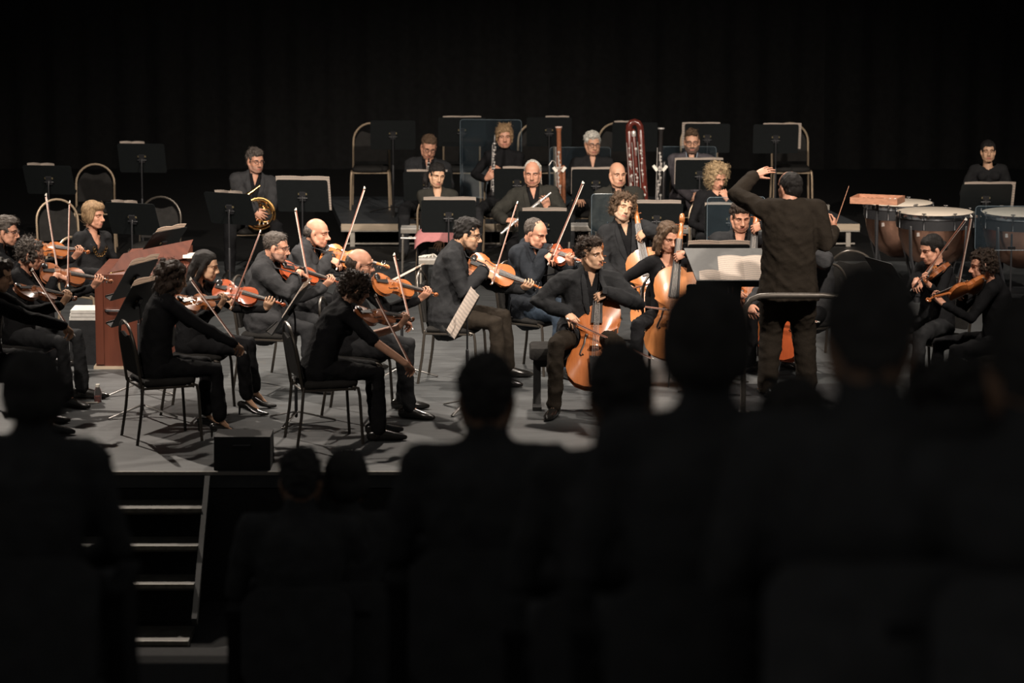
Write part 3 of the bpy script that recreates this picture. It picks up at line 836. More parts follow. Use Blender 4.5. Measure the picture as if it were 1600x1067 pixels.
# ------------------------------------------------------------------ string instruments
OUT = [(0, 0), (.10, .005), (.2, .04), (.265, .11), (.293, .2), (.28, .29), (.25, .35), (.238, .388), (.205, .40), (.175, .44), (.158, .5), (.157, .54), (.168, .59),
       (.195, .622), (.215, .637), (.208, .665), (.225, .71), (.237, .78), (.23, .86), (.19, .93), (.12, .98), (.05, .997)]
def fiddle(name, wood, L=.355, rib=.032, neck=.13, cello=False, pin=.0):
    """local frame: y from tail to scroll, z out of the belly, x to the right"""
    root = empty(name)
    half = [(x * L, y * L) for x, y in OUT]
    poly = half + [(-x, y) for x, y in half[:0:-1]]
    n = len(poly)
    def plate(z0, sgn, arch):
        mb = MB(); lv = [(1.0, -.06), (1.02, .0), (.97, .10), (.88, .22), (.70, .62), (.45, .9), (.2, 1.0)]
        V = []
        for sc, h in lv:
            V += [(x * sc, L * .5 + (y - L * .5) * sc, z0 + sgn * arch * h) for x, y in poly]
        V.append((0, L * .5, z0 + sgn * arch)); F = []
        for j in range(len(lv) - 1):
            for i in range(n):
                q = (j * n + i, j * n + (i + 1) % n, (j + 1) * n + (i + 1) % n, (j + 1) * n + i); F.append(q if sgn > 0 else q[::-1])
        b = (len(lv) - 1) * n; F += [((b + i, b + (i + 1) % n, len(V) - 1) if sgn > 0 else (b + (i + 1) % n, b + i, len(V) - 1)) for i in range(n)]
        return mb.add(V, F)
    ar = .045 * L
    plate(0, 1, ar).obj('belly', wood, root, angle=60)
    plate(-rib, -1, ar * .9).obj('back_plate', wood, root, angle=60)
    MB().prism([(x * .965, L * .5 + (y - L * .5) * .975) for x, y in poly], -rib, 0).obj('ribs', wood, root)
    k = L / .355
    NL = neck * k
    mb = MB(); mb.tube([(0, L * .985, -rib * .55), (0, L + .01 * k, -.010 * k), (0, L + NL, -.004 * k)], [(.014 * k, rib * .45), (.0125 * k, .010 * k), (.0115 * k, .008 * k)], side=(1, 0, 0)); mb.obj('neck', wood, root)
    fb0, fb1 = L * .66, L + NL
    V = [(-.021 * k, fb0, .027 * k), (.021 * k, fb0, .027 * k), (.012 * k, fb1, .010 * k), (-.012 * k, fb1, .010 * k)]
    V += [(x, y, z - .006 * k) for x, y, z in V]
    MB().add(V, [(0, 1, 2, 3), (7, 6, 5, 4), (0, 4, 5, 1), (1, 5, 6, 2), (2, 6, 7, 3), (3, 7, 4, 0)]).obj('fingerboard', EBONY, root)
    mb = MB(); y0 = L + NL
    mb.tube([(0, y0, 0), (0, y0 + .035 * k, -.004 * k), (0, y0 + .068 * k, -.014 * k)], [(.012 * k, .010 * k), (.0105 * k, .010 * k), (.008 * k, .008 * k)], side=(1, 0, 0))
    sp = []
    for t in np.linspace(0, 1, 22):
        a = -.6 + t * 3.6 * math.pi; r = (.017 * (1 - t) + .003) * k
        sp.append((0, y0 + .082 * k + r * math.sin(a), -.020 * k + r * math.cos(a) * -1 + .006 * k))
    mb.tube(sp, [(.010 * k * (.75 + .35 * t), .0065 * k * (1 - .5 * t)) for t in np.linspace(0, 1, 22)], n=8, side=(1, 0, 0)); mb.obj('scroll', wood, root)
    for i in range(4):
        s = -1 if i % 2 else 1; y = y0 + (.018 + .013 * i) * k
        mb = MB(); pk = k if not cello else k * .62
        mb.tube([(-s * .012 * pk, y, -.004 * k), (s * .022 * pk, y, -.004 * k)], .0032 * pk, n=6); mb.ell((s * .029 * pk, y, -.004 * k), (.009 * pk, .0045 * pk, .008 * pk), nu=8, nv=6); mb.obj('peg', EBONY if not cello else V_BROWN, root)
    br = L * .40
    MB().prism([(-.021 * k, 0), (-.017 * k, .0), (-.010 * k, .010 * k), (.010 * k, .010 * k), (.017 * k, 0), (.021 * k, 0), (.020 * k, .026 * k), (.01 * k, .033 * k), (-.01 * k, .034 * k), (-.020 * k, .028 * k)], -.0022 * k, .0022 * k,
               M=(np.array([[1, 0, 0], [0, 0, 1], [0, 1, 0]]), (0, br, ar * .85))).obj('bridge', V_HONEY, root)
    V = [(-.011 * k, .012 * k, .020 * k), (.011 * k, .012 * k, .020 * k), (.021 * k, .105 * k, .034 * k), (-.021 * k, .105 * k, .034 * k)]; V += [(x, y, z - .008 * k) for x, y, z in V]
    MB().add(V, [(0, 1, 2, 3), (7, 6, 5, 4), (0, 4, 5, 1), (1, 5, 6, 2), (2, 6, 7, 3), (3, 7, 4, 0)]).obj('tailpiece', EBONY, root)
    for i in range(4):
        x = (-.0095 + .0063 * i) * k
        MB().tube([(x * 1.1, .10 * k, .036 * k), (x, br, ar * .85 + .0345 * k), (x * .55, y0 + .004, .0125 * k)], .0009 * k, n=5).obj('string', SILVER, root)
    for s in (-1, 1):
        pts = [(s * x * L, y * L) for x, y in ((.085, .535), (.105, .545), (.108, .515), (.118, .44), (.150, .36), (.158, .325), (.14, .31), (.125, .325))]
        zz = lambda x, y: ar * (1.02 - 3.2 * (abs(x) / L) ** 2 * 2.6 - .35 * (y / L - .5) ** 2) + .0012 * k
        MB().tube([(x, y, zz(x, y)) for x, y in pts], [(.0042 * k, .0012 * k), (.0038 * k, .0012 * k)] + [(.0032 * k, .0012 * k)] * 4 + [(.0045 * k, .0012 * k)] * 2, n=6, side=(1, 0, 0)).obj('f_hole', BLACKWOOD, root)
    if not cello:
        MB().ell((-.045, .03, .014), (.034, .026, .009)).obj('chin_rest', EBONY, root)
        mb = MB(); mb.tube([(-.09, .06, -.055), (0, .045, -.062), (.075, .06, -.055)], [(.012, .006)] * 3, side=(0, 1, 0)); mb.tube([(-.09, .06, -.055), (-.1, .07, -.025)], .004, n=6); mb.tube([(.075, .06, -.055), (.09, .07, -.025)], .004, n=6); mb.obj('shoulder_rest', EBONY, root)
    else:
        MB().tube([(0, .01, -rib * .5), (0, -pin, -rib * .5 - pin * .1)], .006, n=8).obj('endpin', CHROME, root)
    return root
PROTO = {}
def proto(kind, wood):
    k = (kind, wood.name)
    if k not in PROTO:
        PROTO[k] = [fiddle(kind, wood, **dict(violin={}, viola=dict(L=.40, rib=.036), cello=dict(L=.755, rib=.115, neck=.108, cello=True, pin=.33))[kind]), False]
    e = PROTO[k]
    if not e[1]: e[1] = True; return e[0]
    return copy_tree(e[0])

BOW = {}
def bow(length=.74, cello=False):
    if cello not in BOW:
        r = empty('bow'); k = 1.25 if cello else 1.0
        MB().tube([(0, 0, .012), (0, length * .3, .007), (0, length * .6, .006), (0, length - .02, .012)], [.0046 * k, .0044 * k, .004 * k, .0035 * k], n=6).obj('stick', PINKGOLD, r)
        MB().box((0, length * .5 + .02, -.004), (.0055 * k, length * .5 - .05, .0008)).obj('bow_hair', BOWHAIR, r)
        mb = MB(); mb.prism([(.03, .010), (.03, -.006), (.075, -.006), (.072, .008)], -.007 * k, .007 * k, M=(np.array([[0, 0, 1], [1, 0, 0], [0, 1, 0]]), (0, 0, 0))); mb.obj('frog', EBONY, r)
        MB().tube([(0, -.016, .012), (0, .0, .012)], .0055 * k, n=8).obj('screw', SILVER, r)
        MB().prism([(length - .026, .014), (length - .018, -.006), (length - .008, -.006), (length - .002, .016)], -.004, .004, M=(np.array([[0, 0, 1], [1, 0, 0], [0, 1, 0]]), (0, 0, 0))).obj('tip', IVORY, r)
        BOW[cello] = [r, False]
    e = BOW[cello]
    if not e[1]: e[1] = True; return e[0]
    return copy_tree(e[0])
def place_bow(frog, tipdir, hairdir, label, cello=False):
    """frog: point of the hand end; tipdir: towards the tip; hairdir: from the stick to the hair"""
    b = bow(cello=cello); y = unit(tipdir); z = orth(-np.asarray(hairdir), y); x = np.cross(y, z)
    b.matrix_world = mtx(frog, x, y, z); tag(b, label, 'bow', 'bows'); return b

def solve_scroll(T, px, py, length, sign):
    best = None
    for dy in np.linspace(0, .8, 161):
        S = W(px, py, T[1] + sign * dy); e = abs(np.linalg.norm(S - T) - length)
        if best is None or e < best[0]: best = (e, S)
    return best[1]
def violin_geo(tail, scroll, sign, tilt, kind='violin'):
    T = np.asarray(tail, float); tot = .355 + .13 + .10 if kind == 'violin' else (.355 + .23) * .40 / .355
    S = solve_scroll(T, scroll[0], scroll[1], tot, sign)
    n = unit(S - T); up = orth(UP, n); ri = np.cross(n, up); a = math.radians(tilt)
    t = up * math.cos(a) + ri * math.sin(a); s = np.cross(n, t)
    return T, n, t, s, (1.0 if kind == 'violin' else .40 / .355)
def violinist(label, vl, bl, Y, pel, head, face, body, tail, scroll, sign=-1, tilt=40, frac=.5, alpha=8, kind='violin', wood=None, lpos=.455, **kw):
    T, n, t, s, k = violin_geo(W(*tail[:2], Y + tail[2]), scroll, sign, tilt, kind)
    v = proto(kind, wood or V_ORANGE); v.matrix_world = mtx(T, s, n, t); tag(v, vl, kind, 'violins and violas')
    c = T + n * .205 * k + t * .052 * k
    a = math.radians(alpha); b = s * math.cos(a) - t * math.sin(a)          # towards the frog
    frog = c + b * (.68 * frac + .04)
    place_bow(frog, -b, -(t * math.cos(a) + s * math.sin(a)), bl)
    fw = unit(.8 * n - .42 * UP - .25 * b)
    rhp = frog - b * .035 - fw * .098 + UP * .018
    rgt = np.cross(adir(body), UP)
    rh = dict(p=rhp, fwd=fw, palm=-t * .6 - UP * .6, curl=(38, 42, 20), pole=kw.pop('rpole_', rgt * .55 - UP * .75 - n * .75), thumb=20)
    kw.setdefault('neck', .118); kw.setdefault('jut', .072); kw.setdefault('lfwd', .06)
    q = T + n * lpos * k
    wr = q - t * .072 + s * .034 - n * .02
    lh = dict(p=wr, fwd=t * .92 + n * .25 + s * .05, palm=-s, curl=(32, 68, 45), thumb=15, spread=8, pole=kw.pop('lpole_', -UP))
    return person(label, Y, pel, head, face, body, lh=lh, rh=rh, **kw)

def cellist(label, cl, bl, Y, pel, head, face, body, bottom_px, scroll_px, fdir, wood=None, lfrac=.93, frac=.5, alpha=0, bdy=-.28, sdy=.12, contact=.335, **kw):
    B = W(*bottom_px, Y + bdy); S = W(*scroll_px, Y + sdy)
    n = unit(S - B); t = orth(adir(fdir), n); s = np.cross(n, t)              # s: the player's left
    c_ = proto('cello', wood or V_CELLO); c_.matrix_world = mtx(B, s, n, t); tag(c_, cl, 'cello', 'cellos')
    k = .755 / .355
    c = B + n * contact + t * .105
    a = math.radians(alpha); b = -s * math.cos(a) + n * math.sin(a)           # towards the frog (player's right)
    frog = c + b * (.66 * frac + .04)
    place_bow(frog, -b, -t, bl, cello=True)
    fw = unit(-n * .55 - b * .5 + t * .35)
    rh = dict(p=frog - b * .03 - fw * .095 + n * .012, fwd=fw, palm=-t * .8 - n * .35, curl=(30, 40, 25), pole=-UP * .6 - s * 1.0)
    q = B + n * lfrac
    lh = dict(p=q + s * .085 + t * .098 + n * .035, fwd=-s * .85 - t * .12 - n * .3, palm=-t * .8 - n * .2, curl=(25, 50, 35), pole=s * 1.0 - UP * .6, spread=9)
    return person(label, Y, pel, head, face, body, lh=lh, rh=rh, spread=kw.pop('spread', 34), **kw)

# ------------------------------------------------------------------ chairs
CH = {}
def chair(loc, facing, label, gold=True, group='stacking chairs', h=.90):
    """round-backed stacking chair; local +y is where the sitter looks"""
    key = (gold, h)
    if key not in CH:
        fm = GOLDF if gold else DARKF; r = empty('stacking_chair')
        sw, sd, sh, tr = .215, .21, .455, .0115
        mb = MB(); prof = [(-.195, -.20), (-.2, .12), (-.175, .19), (-.10, .215), (.10, .215), (.175, .19), (.2, .12), (.195, -.20)]
        V = []; lv = [(.92, sh - .035), (1.0, sh - .025), (1.02, sh - .002), (.94, sh + .018), (.6, sh + .024), (.2, sh + .026)]; n = len(prof); F = []
        for s, z in lv: V += [(x * s, y * s, z) for x, y in prof]
        for j in range(len(lv) - 1): F += [(j * n + i, j * n + (i + 1) % n, (j + 1) * n + (i + 1) % n, (j + 1) * n + i) for i in range(n)]
        F += [tuple(range(n - 1, -1, -1)), tuple((len(lv) - 1) * n + i for i in range(n))]
        mb.add(V, [f[::-1] for f in F]); mb.obj('seat', PAD_M, r, angle=60)
        # arched back frame
        def arch(w, z1, y0=-.225, lean=.16, n=15, z0=sh - .03):
            P = [(-w, y0, z0)]
            zc = z1 - w
            for a in np.linspace(180, 0, n): 
                x = w * math.cos(math.radians(a)); z = zc + w * math.sin(math.radians(a)); P.append((x, y0 - lean * (z - sh), z))
            P.append((w, y0, z0)); return P
        MB().tube(arch(.205, h), tr, n=8).obj('back_frame', fm, r)
        A = arch(.185, h - .05, y0=-.222); A = A[:1] + [(x, y, z) for x, y, z in A[1:-1]] + A[-1:]
        # crescent gap under the top of the arch
        pts = []
        for x, y, z in A: pts.append((x, y, max(z, sh + .05)))
        top = [(x, y, z) for x, y, z in pts]
        cut = []
        for x, y, z in top:
            if z > h - .085: z = h - .085 - .03 * max(0, 1 - (abs(x) / .10) ** 2); y = -.222 - .16 * (z - sh)
            cut.append((x, y, z))
        n = len(cut); mb = MB()
        V = [(x, y + .016, z) for x, y, z in cut] + [(x, y - .016, z) for x, y, z in cut]
        F = [tuple(range(n)), tuple(range(2 * n - 1, n - 1, -1))] + [((i + 1) % n, i, n + i, n + (i + 1) % n) for i in range(n)]
        mb.add(V, F); mb.obj('backrest', PAD_M, r)
        for s in (-1, 1):
            MB().tube([(s * .205, -.215, sh - .02), (s * .212, -.235, .22), (s * .22, -.27, 0.0)], tr, n=8).obj('leg', fm, r)
            MB().tube([(s * .205, .16, sh - .025), (s * .207, .195, sh - .035), (s * .212, .205, sh - .09), (s * .22, .225, 0.0)], tr, n=8).obj('leg', fm, r)
        mb = MB()
        for s in (-1, 1): mb.tube([(s * .205, -.22, sh - .04), (s * .205, .17, sh - .04)], .009, n=6)
        mb.tube([(-.205, .17, sh - .045), (.205, .17, sh - .045)], .009, n=6); mb.tube([(-.205, -.21, sh - .045), (.205, -.21, sh - .045)], .009, n=6)
        mb.obj('seat_frame', fm, r)
        CH[key] = [r, False]
    e = CH[key]; o = e[0] if not e[1] else copy_tree(e[0]); e[1] = True
    o.location = (float(loc[0]), float(loc[1]), float(loc[2]) if len(loc) > 2 else 0.0); o.rotation_euler = (0, 0, math.radians(facing - 90))
    tag(o, label, 'chair', group); return o
def seat_for(p, label, gold=False, back=.03, h=.90):
    f = adir(p['legs']); c = p['P'] + f * (back + .03)
    return chair((c[0], c[1], 0), p['legs'], label, gold, h=h)

# ------------------------------------------------------------------ music stands
def rrect(w, h, r, n=4):
    P = []
    for cx, cy, a0 in ((w - r, h - r, 0), (-w + r, h - r, 90), (-w + r, -h + r, 180), (w - r, -h + r, 270)):
        for k in range(n + 1):
            a = math.radians(a0 + 90 * k / n); P.append((cx + r * math.cos(a), cy + r * math.sin(a)))
    return P
SHEETS = []
def stand(px, py, Y, face, label, tilt=22, w=.25, h=.17, z0=0.0, sheet='pages', over=.02, shift=0.0, sw=.21, sh=.15, z=None, pages=2, sheetlabel=None, flop=0.0, base=0):
    """desk centre at pixel (px,py), distance Y; face: angle towards the reader"""
    C = W(px, py, Y) if z is None else np.array([XA(px, Y, z), Y, z])
    f = adir(face); a = math.radians(tilt); rx = np.cross(UP, f)               # rx: right seen by reader is -..., just an axis
    nrm = f * math.cos(a) + UP * math.sin(a); upv = np.cross(nrm, rx) * 1.0
    if upv[2] < 0: upv = -upv; 
    side = np.cross(upv, nrm)
    root = empty('music_stand', (C[0] - f[0] * .03, C[1] - f[1] * .03, z0)); org = np.array(root.location)
    tag(root, label, 'music stand', 'music stands')
    Rm = np.stack([side, upv, nrm], 1)
    mb = MB(); mb.prism(rrect(w, h, .022), -.003, .003, M=(Rm, C - org)); mb.obj('desk', DESK_M, root)
    lp = C - upv * (h - .002) + nrm * .028 - org
    mb = MB(); mb.box(lp, (w - .01, .0022, .028), R=Rm); mb.box(lp + nrm * .028 + upv * .006, (w - .01, .007, .002), R=Rm); mb.obj('ledge', DESK_M, root)
    mb = MB(); mb.box(C - nrm * .012 - org, (.03, .045, .010), R=Rm); mb.tube([C - nrm * .02 - side * .045 - upv * .015 - org, C - nrm * .02 + side * .045 - upv * .015 - org], .006, n=8); mb.obj('tilt_bracket', METAL_D, root)
    for s in (-1, 1): MB().box(C - nrm * .006 + side * s * .028 + upv * .022 - org, (.015, .009, .004), R=Rm).obj('clamp_plate', BRASSY, root)
    j = C - nrm * .022 - org
    top = np.array([0, 0, j[2]]); mid = .55 * j[2]
    MB().tube([j, (j[0] * .3, j[1] * .3, j[2] - .04), (0, 0, j[2] - .09), (0, 0, mid)], .0075, n=8).obj('pole', METAL_D, root)
    MB().tube([(0, 0, mid + .06), (0, 0, .05)], [.0125, .0125], n=10).obj('sleeve', METAL_D, root)
    for k in range(3):
        d = adir(face + 60 + 120 * k + base)
        MB().tube([(0, 0, .085), tuple(d * .1 + UP * .062), tuple(d * .30 + UP * .010)], [(.016, .007)] * 3, n=6, side=np.cross(d, UP)).obj('leg', METAL_L, root)
    if sheet:
        so = empty('sheet_music', M=mtx(C + nrm * .005 + side * shift * (1 if side[0] >= 0 else -1), side, nrm, upv))
        tag(so, sheetlabel or (sheet + ' on the ' + label), 'sheet music', 'sheet music')
        zc = h + over - sh
        pg = [(-sw, 0), (0, sw)] if pages == 2 else [(-sw, sw)]
        for a_, b_ in pg:
            mb = MB(); n = 8; V = []
            for i in range(n + 1):
                x = a_ + (b_ - a_) * i / n; y = .004 + .012 * math.sin(math.pi * i / n) * (1 if pages == 2 else .3)
                for zz in (zc - sh, zc + sh * .4, zc + sh):
                    V.append((x, y + (flop * (x - a_) if zz > zc + sh * .9 else 0), zz))
            m_ = len(V); V += [(x, y - .0015, z_) for x, y, z_ in V]; F = []
            for i in range(n):
                for q in range(2):
                    A_ = i * 3 + q; F += [(A_, A_ + 1, A_ + 4, A_ + 3), (m_ + A_ + 3, m_ + A_ + 4, m_ + A_ + 1, m_ + A_)]
            F += [(i * 3 + 2, m_ + i * 3 + 2, m_ + i * 3 + 5, i * 3 + 5) for i in range(n)] + [(i * 3 + 3, m_ + i * 3 + 3, m_ + i * 3, i * 3) for i in range(n)]
            F += [(0, m_, m_ + 1, 1), (1, m_ + 1, m_ + 2, 2), (n * 3 + 1, m_ + n * 3 + 1, m_ + n * 3, n * 3), (n * 3 + 2, m_ + n * 3 + 2, m_ + n * 3 + 1, n * 3 + 1)]
            mb.add(V, F); mb.obj('page', PAPER, so, angle=60)
    return root

# ------------------------------------------------------------------ acrylic shields
def shield(x0, x1, y0, y1, Y, label, yaw=0, z0=0.0):
    a = W(x0, y1, Y); b = W(x1, y0, Y); w_ = (b[0] - a[0]) / 2; h_ = (b[2] - a[2]) / 2; c = (a + b) / 2
    root = empty('acrylic_shield', (c[0], c[1], z0), math.radians(yaw)); tag(root, label, 'acoustic shield', 'acoustic shields')
    zc = c[2] - z0
    M = (np.array([[1, 0, 0], [0, 0, -1], [0, 1, 0]]), (0, 0, zc))
    MB().prism(rrect(w_, h_, .03), -.003, .003, M=M).obj('panel', ACRYL, root)
    P = [(x, 0, zc + z) for x, z in rrect(w_, h_, .03)]
    MB().tube(P, .0028, n=5, closed=True).obj('panel_edge', ACRYL_EDGE, root)
    MB().tube([(0, .012, zc - h_ * .3), (0, .012, .03)], .009, n=8).obj('pole', METAL_D, root)
    MB().box((0, .008, zc - h_ + .02), (.035, .012, .012)).obj('clamp', CHROME, root)
    MB().lathe([(0, 0), (.14, 0), (.14, .012), (.03, .03), (0, .03)], 20, (0, .012, 0)).obj('base', METAL_D, root)
    return root

# ------------------------------------------------------------------ wind instruments
def pipe(name, label, A, B, prof, material, cat, keys=14, kr=.004, ringm=None, rings=(), keyside=(0, -1, 0), bell=None, group=None):
    """straight wind instrument from A (mouth end) to B; prof: (t, radius)"""
    A = np.asarray(A, float); B = np.asarray(B, float); L = np.linalg.norm(B - A); d = (B - A) / L
    x = orth(keyside, d); r = empty(name, M=mtx(A, np.cross(d, x), d, x)); tag(r, label, cat, group)
    if bell: MB().tube([(0, -.004, 0), (0, .012, 0)], [prof[0][1] + .006] * 2, n=16, cap='flat').obj('bell_ring', bell, r)
    MB().tube([(0, t * L, 0) for t, _ in prof], [q for _, q in prof], n=14, side=(1, 0, 0), cap='flat').obj('body_tube', material, r)
    rad = lambda t: np.interp(t, [p[0] for p in prof], [p[1] for p in prof])
    for t in rings: MB().tube([(0, t * L - .006, 0), (0, t * L + .006, 0)], [rad(t) + .0022] * 2, n=14, cap='flat').obj('ring', ringm or SILVER, r)
    rng = np.random.default_rng(int(abs(A[0]) * 1000) + 3)
    for i in range(keys):
        t = .2 + .7 * i / max(1, keys - 1); rr = rad(t)
        mb = MB(); ang = rng.uniform(-.7, .7); c = np.array((math.sin(ang) * rr, t * L, math.cos(ang) * rr))
        nx = np.array((math.sin(ang), 0, math.cos(ang)))
        mb.tube([c, c + nx * .004], [kr * 1.9, kr * 1.9], n=8, cap='flat'); mb.tube([c + nx * .005, c + nx * .006 + np.array((0, L * .06, 0))], kr * .55, n=5); mb.obj('key', SILVER, r)
    MB().tube([(rad(.5) + .004, .16 * L, rad(.5) * .3), (rad(.5) + .004, .92 * L, rad(.5) * .3)], kr * .5, n=5).obj('key_rod', SILVER, r)
    return r
# ================================================================== the setting
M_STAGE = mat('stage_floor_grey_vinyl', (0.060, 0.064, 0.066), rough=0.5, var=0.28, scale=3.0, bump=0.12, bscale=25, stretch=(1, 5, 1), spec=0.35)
M_CURT = cloth('black_velour', (0.014, 0.014, 0.014), bump=0.1)
M_HALL = mat('hall_floor_dark', (0.045, 0.045, 0.045), rough=0.9, spec=0.1)
M_BLACKP = mat('black_paint', (0.03, 0.03, 0.03), rough=0.8, spec=0.2)
M_NOSE = mat('worn_nosing', (0.17, 0.155, 0.125), rough=0.5, var=0.3, scale=20)
M_DECK = mat('riser_deck', (0.058, 0.064, 0.070), rough=0.5, var=0.25, scale=5, stretch=(1, 4, 1), bump=0.08, spec=0.35)
M_TREAD = mat('tread_brown', (0.07, 0.064, 0.052), rough=0.7, var=0.3, scale=12)
YF = 22.22
def struct(o): o['kind'] = 'structure'; return o
YB = 33.3
struct(MB().box((0, (YF + YB) / 2, -.06), (11, (YB - YF) / 2, .06)).obj('floor', M_STAGE, None))
M_STAGE2 = mat('stage_floor_unlit_black', (0.012, 0.012, 0.012), rough=0.6, var=0.2, scale=3, stretch=(1, 5, 1), spec=0.2)  # rear floor near black: the fall-off of light is put into its colour
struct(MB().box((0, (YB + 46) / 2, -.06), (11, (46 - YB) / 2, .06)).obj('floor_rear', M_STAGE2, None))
struct(MB().box((0, YF + .05, -.55), (11, .05, .42)).obj('wall_stage_front', M_BLACKP, None))
struct(MB().box((0, YF - .012, -.012), (11, .012, .012)).obj('trim_1', mat('stage_edge_metal', (0.3, 0.28, 0.25), rough=0.4, metal=0.3), None))
# black curtain at the back, hanging in folds
mb = MB(); nx = 260; V = []
for i in range(nx + 1):
    x = -11 + 22 * i / nx; y = 42.5 + .05 * math.sin(i * 1.15) + .03 * math.sin(i * .37 + 1)
    V += [(x, y, 0.0), (x, y, 9.5)]
F = [(2 * i, 2 * i + 2, 2 * i + 3, 2 * i + 1) for i in range(nx)]
mb.add(V, F); struct(mb.obj('wall_back', M_CURT, None))
# auditorium tiers
ROWZ = [(0, 3.3), (5.9, 2.4), (6.6, 2.25), (7.6, 1.98), (9.2, 1.69), (12.6, .75), (19.5, -.75), (YF - .02, -.92)]
def row_floor(Y): return float(np.interp(Y, [a for a, _ in ROWZ], [b for _, b in ROWZ]))
TIERS = [(5.2, 6.25), (6.25, 7.1), (7.1, 8.4), (8.4, 10.0), (10.0, 11.8), (11.8, 13.4), (13.4, 15.6), (15.6, 17.4), (17.4, 19.0), (19.0, YF)]
def tier_z(Y):
    for a, b in TIERS:
        if a <= Y < b: return row_floor((a + b) / 2 - .1)
    return -.92
for i, (a, b) in enumerate(TIERS):
    z = tier_z((a + b) / 2) if i < len(TIERS) - 1 else -.95
    struct(MB().box((0, (a + b) / 2, z / 2 - 1.0), (9, (b - a) / 2, z / 2 + 1.0)).obj('floor_tier_%d' % (i + 1), M_HALL, None))

# steps up to the stage
st = empty('stage_stairs', (-2.62, YF - .03, -.95)); tag(st, 'dark wooden steps with pale nosings leading up to the stage front', 'stairs')
for k in range(4):
    z = (.75, .55, .35, .06)[k]; y0 = -.30 * (k + 1); dep = .30 if k < 3 else .42
    if k == 3: y0 = -1.32
    MB().box((0, y0 + dep / 2, z - .02), (.45, dep / 2, .02)).obj('tread', M_TREAD, st)
    MB().box((0, y0 + .004, z - .012), (.448, .012, .014)).obj('nosing', M_NOSE, st)
    if k < 3: MB().box((0, y0 + dep - .01, z / 2), (.44, .008, z / 2 - .02)).obj('step_riser', M_BLACKP, st)
Rr = np.array([[1, 0, 0], [0, math.cos(.62), -math.sin(.62)], [0, math.sin(.62), math.cos(.62)]])
MB().box((.47, -.56, .52), (.018, .66, .035), R=Rr).obj('stringer', mat('stringer_grey', (0.06, 0.062, 0.06), rough=0.6), st)

# riser for the (empty) back desks
riser = empty('stage_riser', (0, 34.5, 0)); tag(riser, 'low platform with pale wooden edge behind the woodwind row', 'platform')
XL, XR, ZR = -1.86, 3.78, .25
nu = 3; wu = (XR - XL) / nu
for i in range(nu):
    x0 = XL + wu * i + .006; x1 = XL + wu * (i + 1) - .006
    sk0 = -.28 * (1 - i / nu); sk1 = -.28 * (1 - (i + 1) / nu) - (.45 if i == nu - 1 else 0)
    V = [(x0, 0, ZR), (x1, 0, ZR), (x1 + sk1, 2.6, ZR), (x0 + sk0, 2.6, ZR)]; V += [(x, y, z - .018) for x, y, z in V]
    MB().add(V, [(0, 1, 2, 3), (7, 6, 5, 4), (0, 4, 5, 1), (1, 5, 6, 2), (2, 6, 7, 3), (3, 7, 4, 0)]).obj('deck', M_DECK, riser)
    MB().box(((x0 + x1) / 2, -.008, ZR - .035), ((x1 - x0) / 2, .012, .035)).obj('edge_board', TIMBER, riser)
    MB().box(((x0 + x1) / 2, -.012, ZR - .078), ((x1 - x0) / 2, .006, .006)).obj('edge_strip', ALU, riser)
    for x in (x0 + .12, x1 - .12):
        for y in (.03, 2.4): MB().box((x, y, (ZR - .07) / 2), (.025, .025, (ZR - .07) / 2)).obj('leg', ALU, riser)
MB().box(((XL + XR) / 2, .035, .03), ((XR - XL) / 2 - .05, .008, .008)).obj('brace', ALU, riser)
for x0, y0, x1, y1 in ((XL, 0, XL - .28, 2.6), (XR, 0, XR - .45, 2.6)):
    MB().tube([(x0, y0, ZR - .035), (x1, y1, ZR - .035)], [(.012, .035)] * 2, n=4, side=(1, 0, 0)).obj('side_rail', METAL_D, riser)

# ================================================================== musicians, left of the stage
GB = 'black rimmed glasses'
p1 = violinist('seated violinist with short grey hair and glasses at the left picture edge', 'violin of the glasses-wearing man at the left picture edge', 'bow held upright by the man at the left edge',
    26.6, -12, (10, 361, 0), -8, -12, (46, 386, .03), (141, 392), 1, 40, .35, 22, wood=V_ORANGE, sk=SK_PINK, hair=('short_thick', H_SALT), glasses=CHROME, pitch=6, outfit='shirt')
p2 = violinist('seated woman violinist with short curly hair, glasses and pearl earring', 'violin of the curly-haired woman with the earring', 'bow crossing the curly-haired woman’s violin at left'.replace('’', "'"),
    25.0, 30, (50, 397, 0), -8, -10, (64, 424, .03), (177, 438), 1, 42, .13, 16, wood=V_BROWN, sk=SK_PINK, hair=('curly', H_SALT), glasses=METAL_D, fem=True, outfit='top', pitch=16, tc=C_CHAR, vneck=(.08, .09))
p3 = violinist('violinist in shadow at the far left, mostly hidden behind the dark audience', 'dim violin of the shaded player at far left', 'bow slanting up from the shaded player at far left',
    23.7, -25, (-2, 430, 0), 10, 12, (28, 452, .04), (121, 464), 1, 25, .75, 12, wood=V_BROWN, sk=SK_OLIVE, hair=('short_thick', H_DBROWN), outfit='shirt', pitch=14)
p6 = violinist('woman violinist with wavy dark hair seen from behind, nearest the steps', 'violin under the chin of the wavy-haired woman', 'bow slanting down to the wavy-haired woman\'s right hand',
    23.45, 243, (272, 434, .06), 24, 22, (283, 474, .10), (362, 463), 1, 30, .78, 14, wood=V_ORANGE, sk=SK_OLIVE, hair=('wavy_dark', H_DBROWN), fem=True, outfit='top', pitch=18, shoes='heel', vneck=(.05, .05), spread=7, feet=(.0, .02))
p5 = violinist('woman violinist with long straight black hair in profile', 'red-orange violin of the long-haired woman', 'bow over the red-orange violin of the long-haired woman',
    24.6, 300, (322, 415, 0), -4, -6, (334, 449, .03), (446, 475), -1, 42, .2, 6, wood=V_RED, sk=SK_LIGHT, hair=('long_straight', H_BLACK), fem=True, outfit='top', pitch=10, shoes='heel', spread=8, nose=.7)
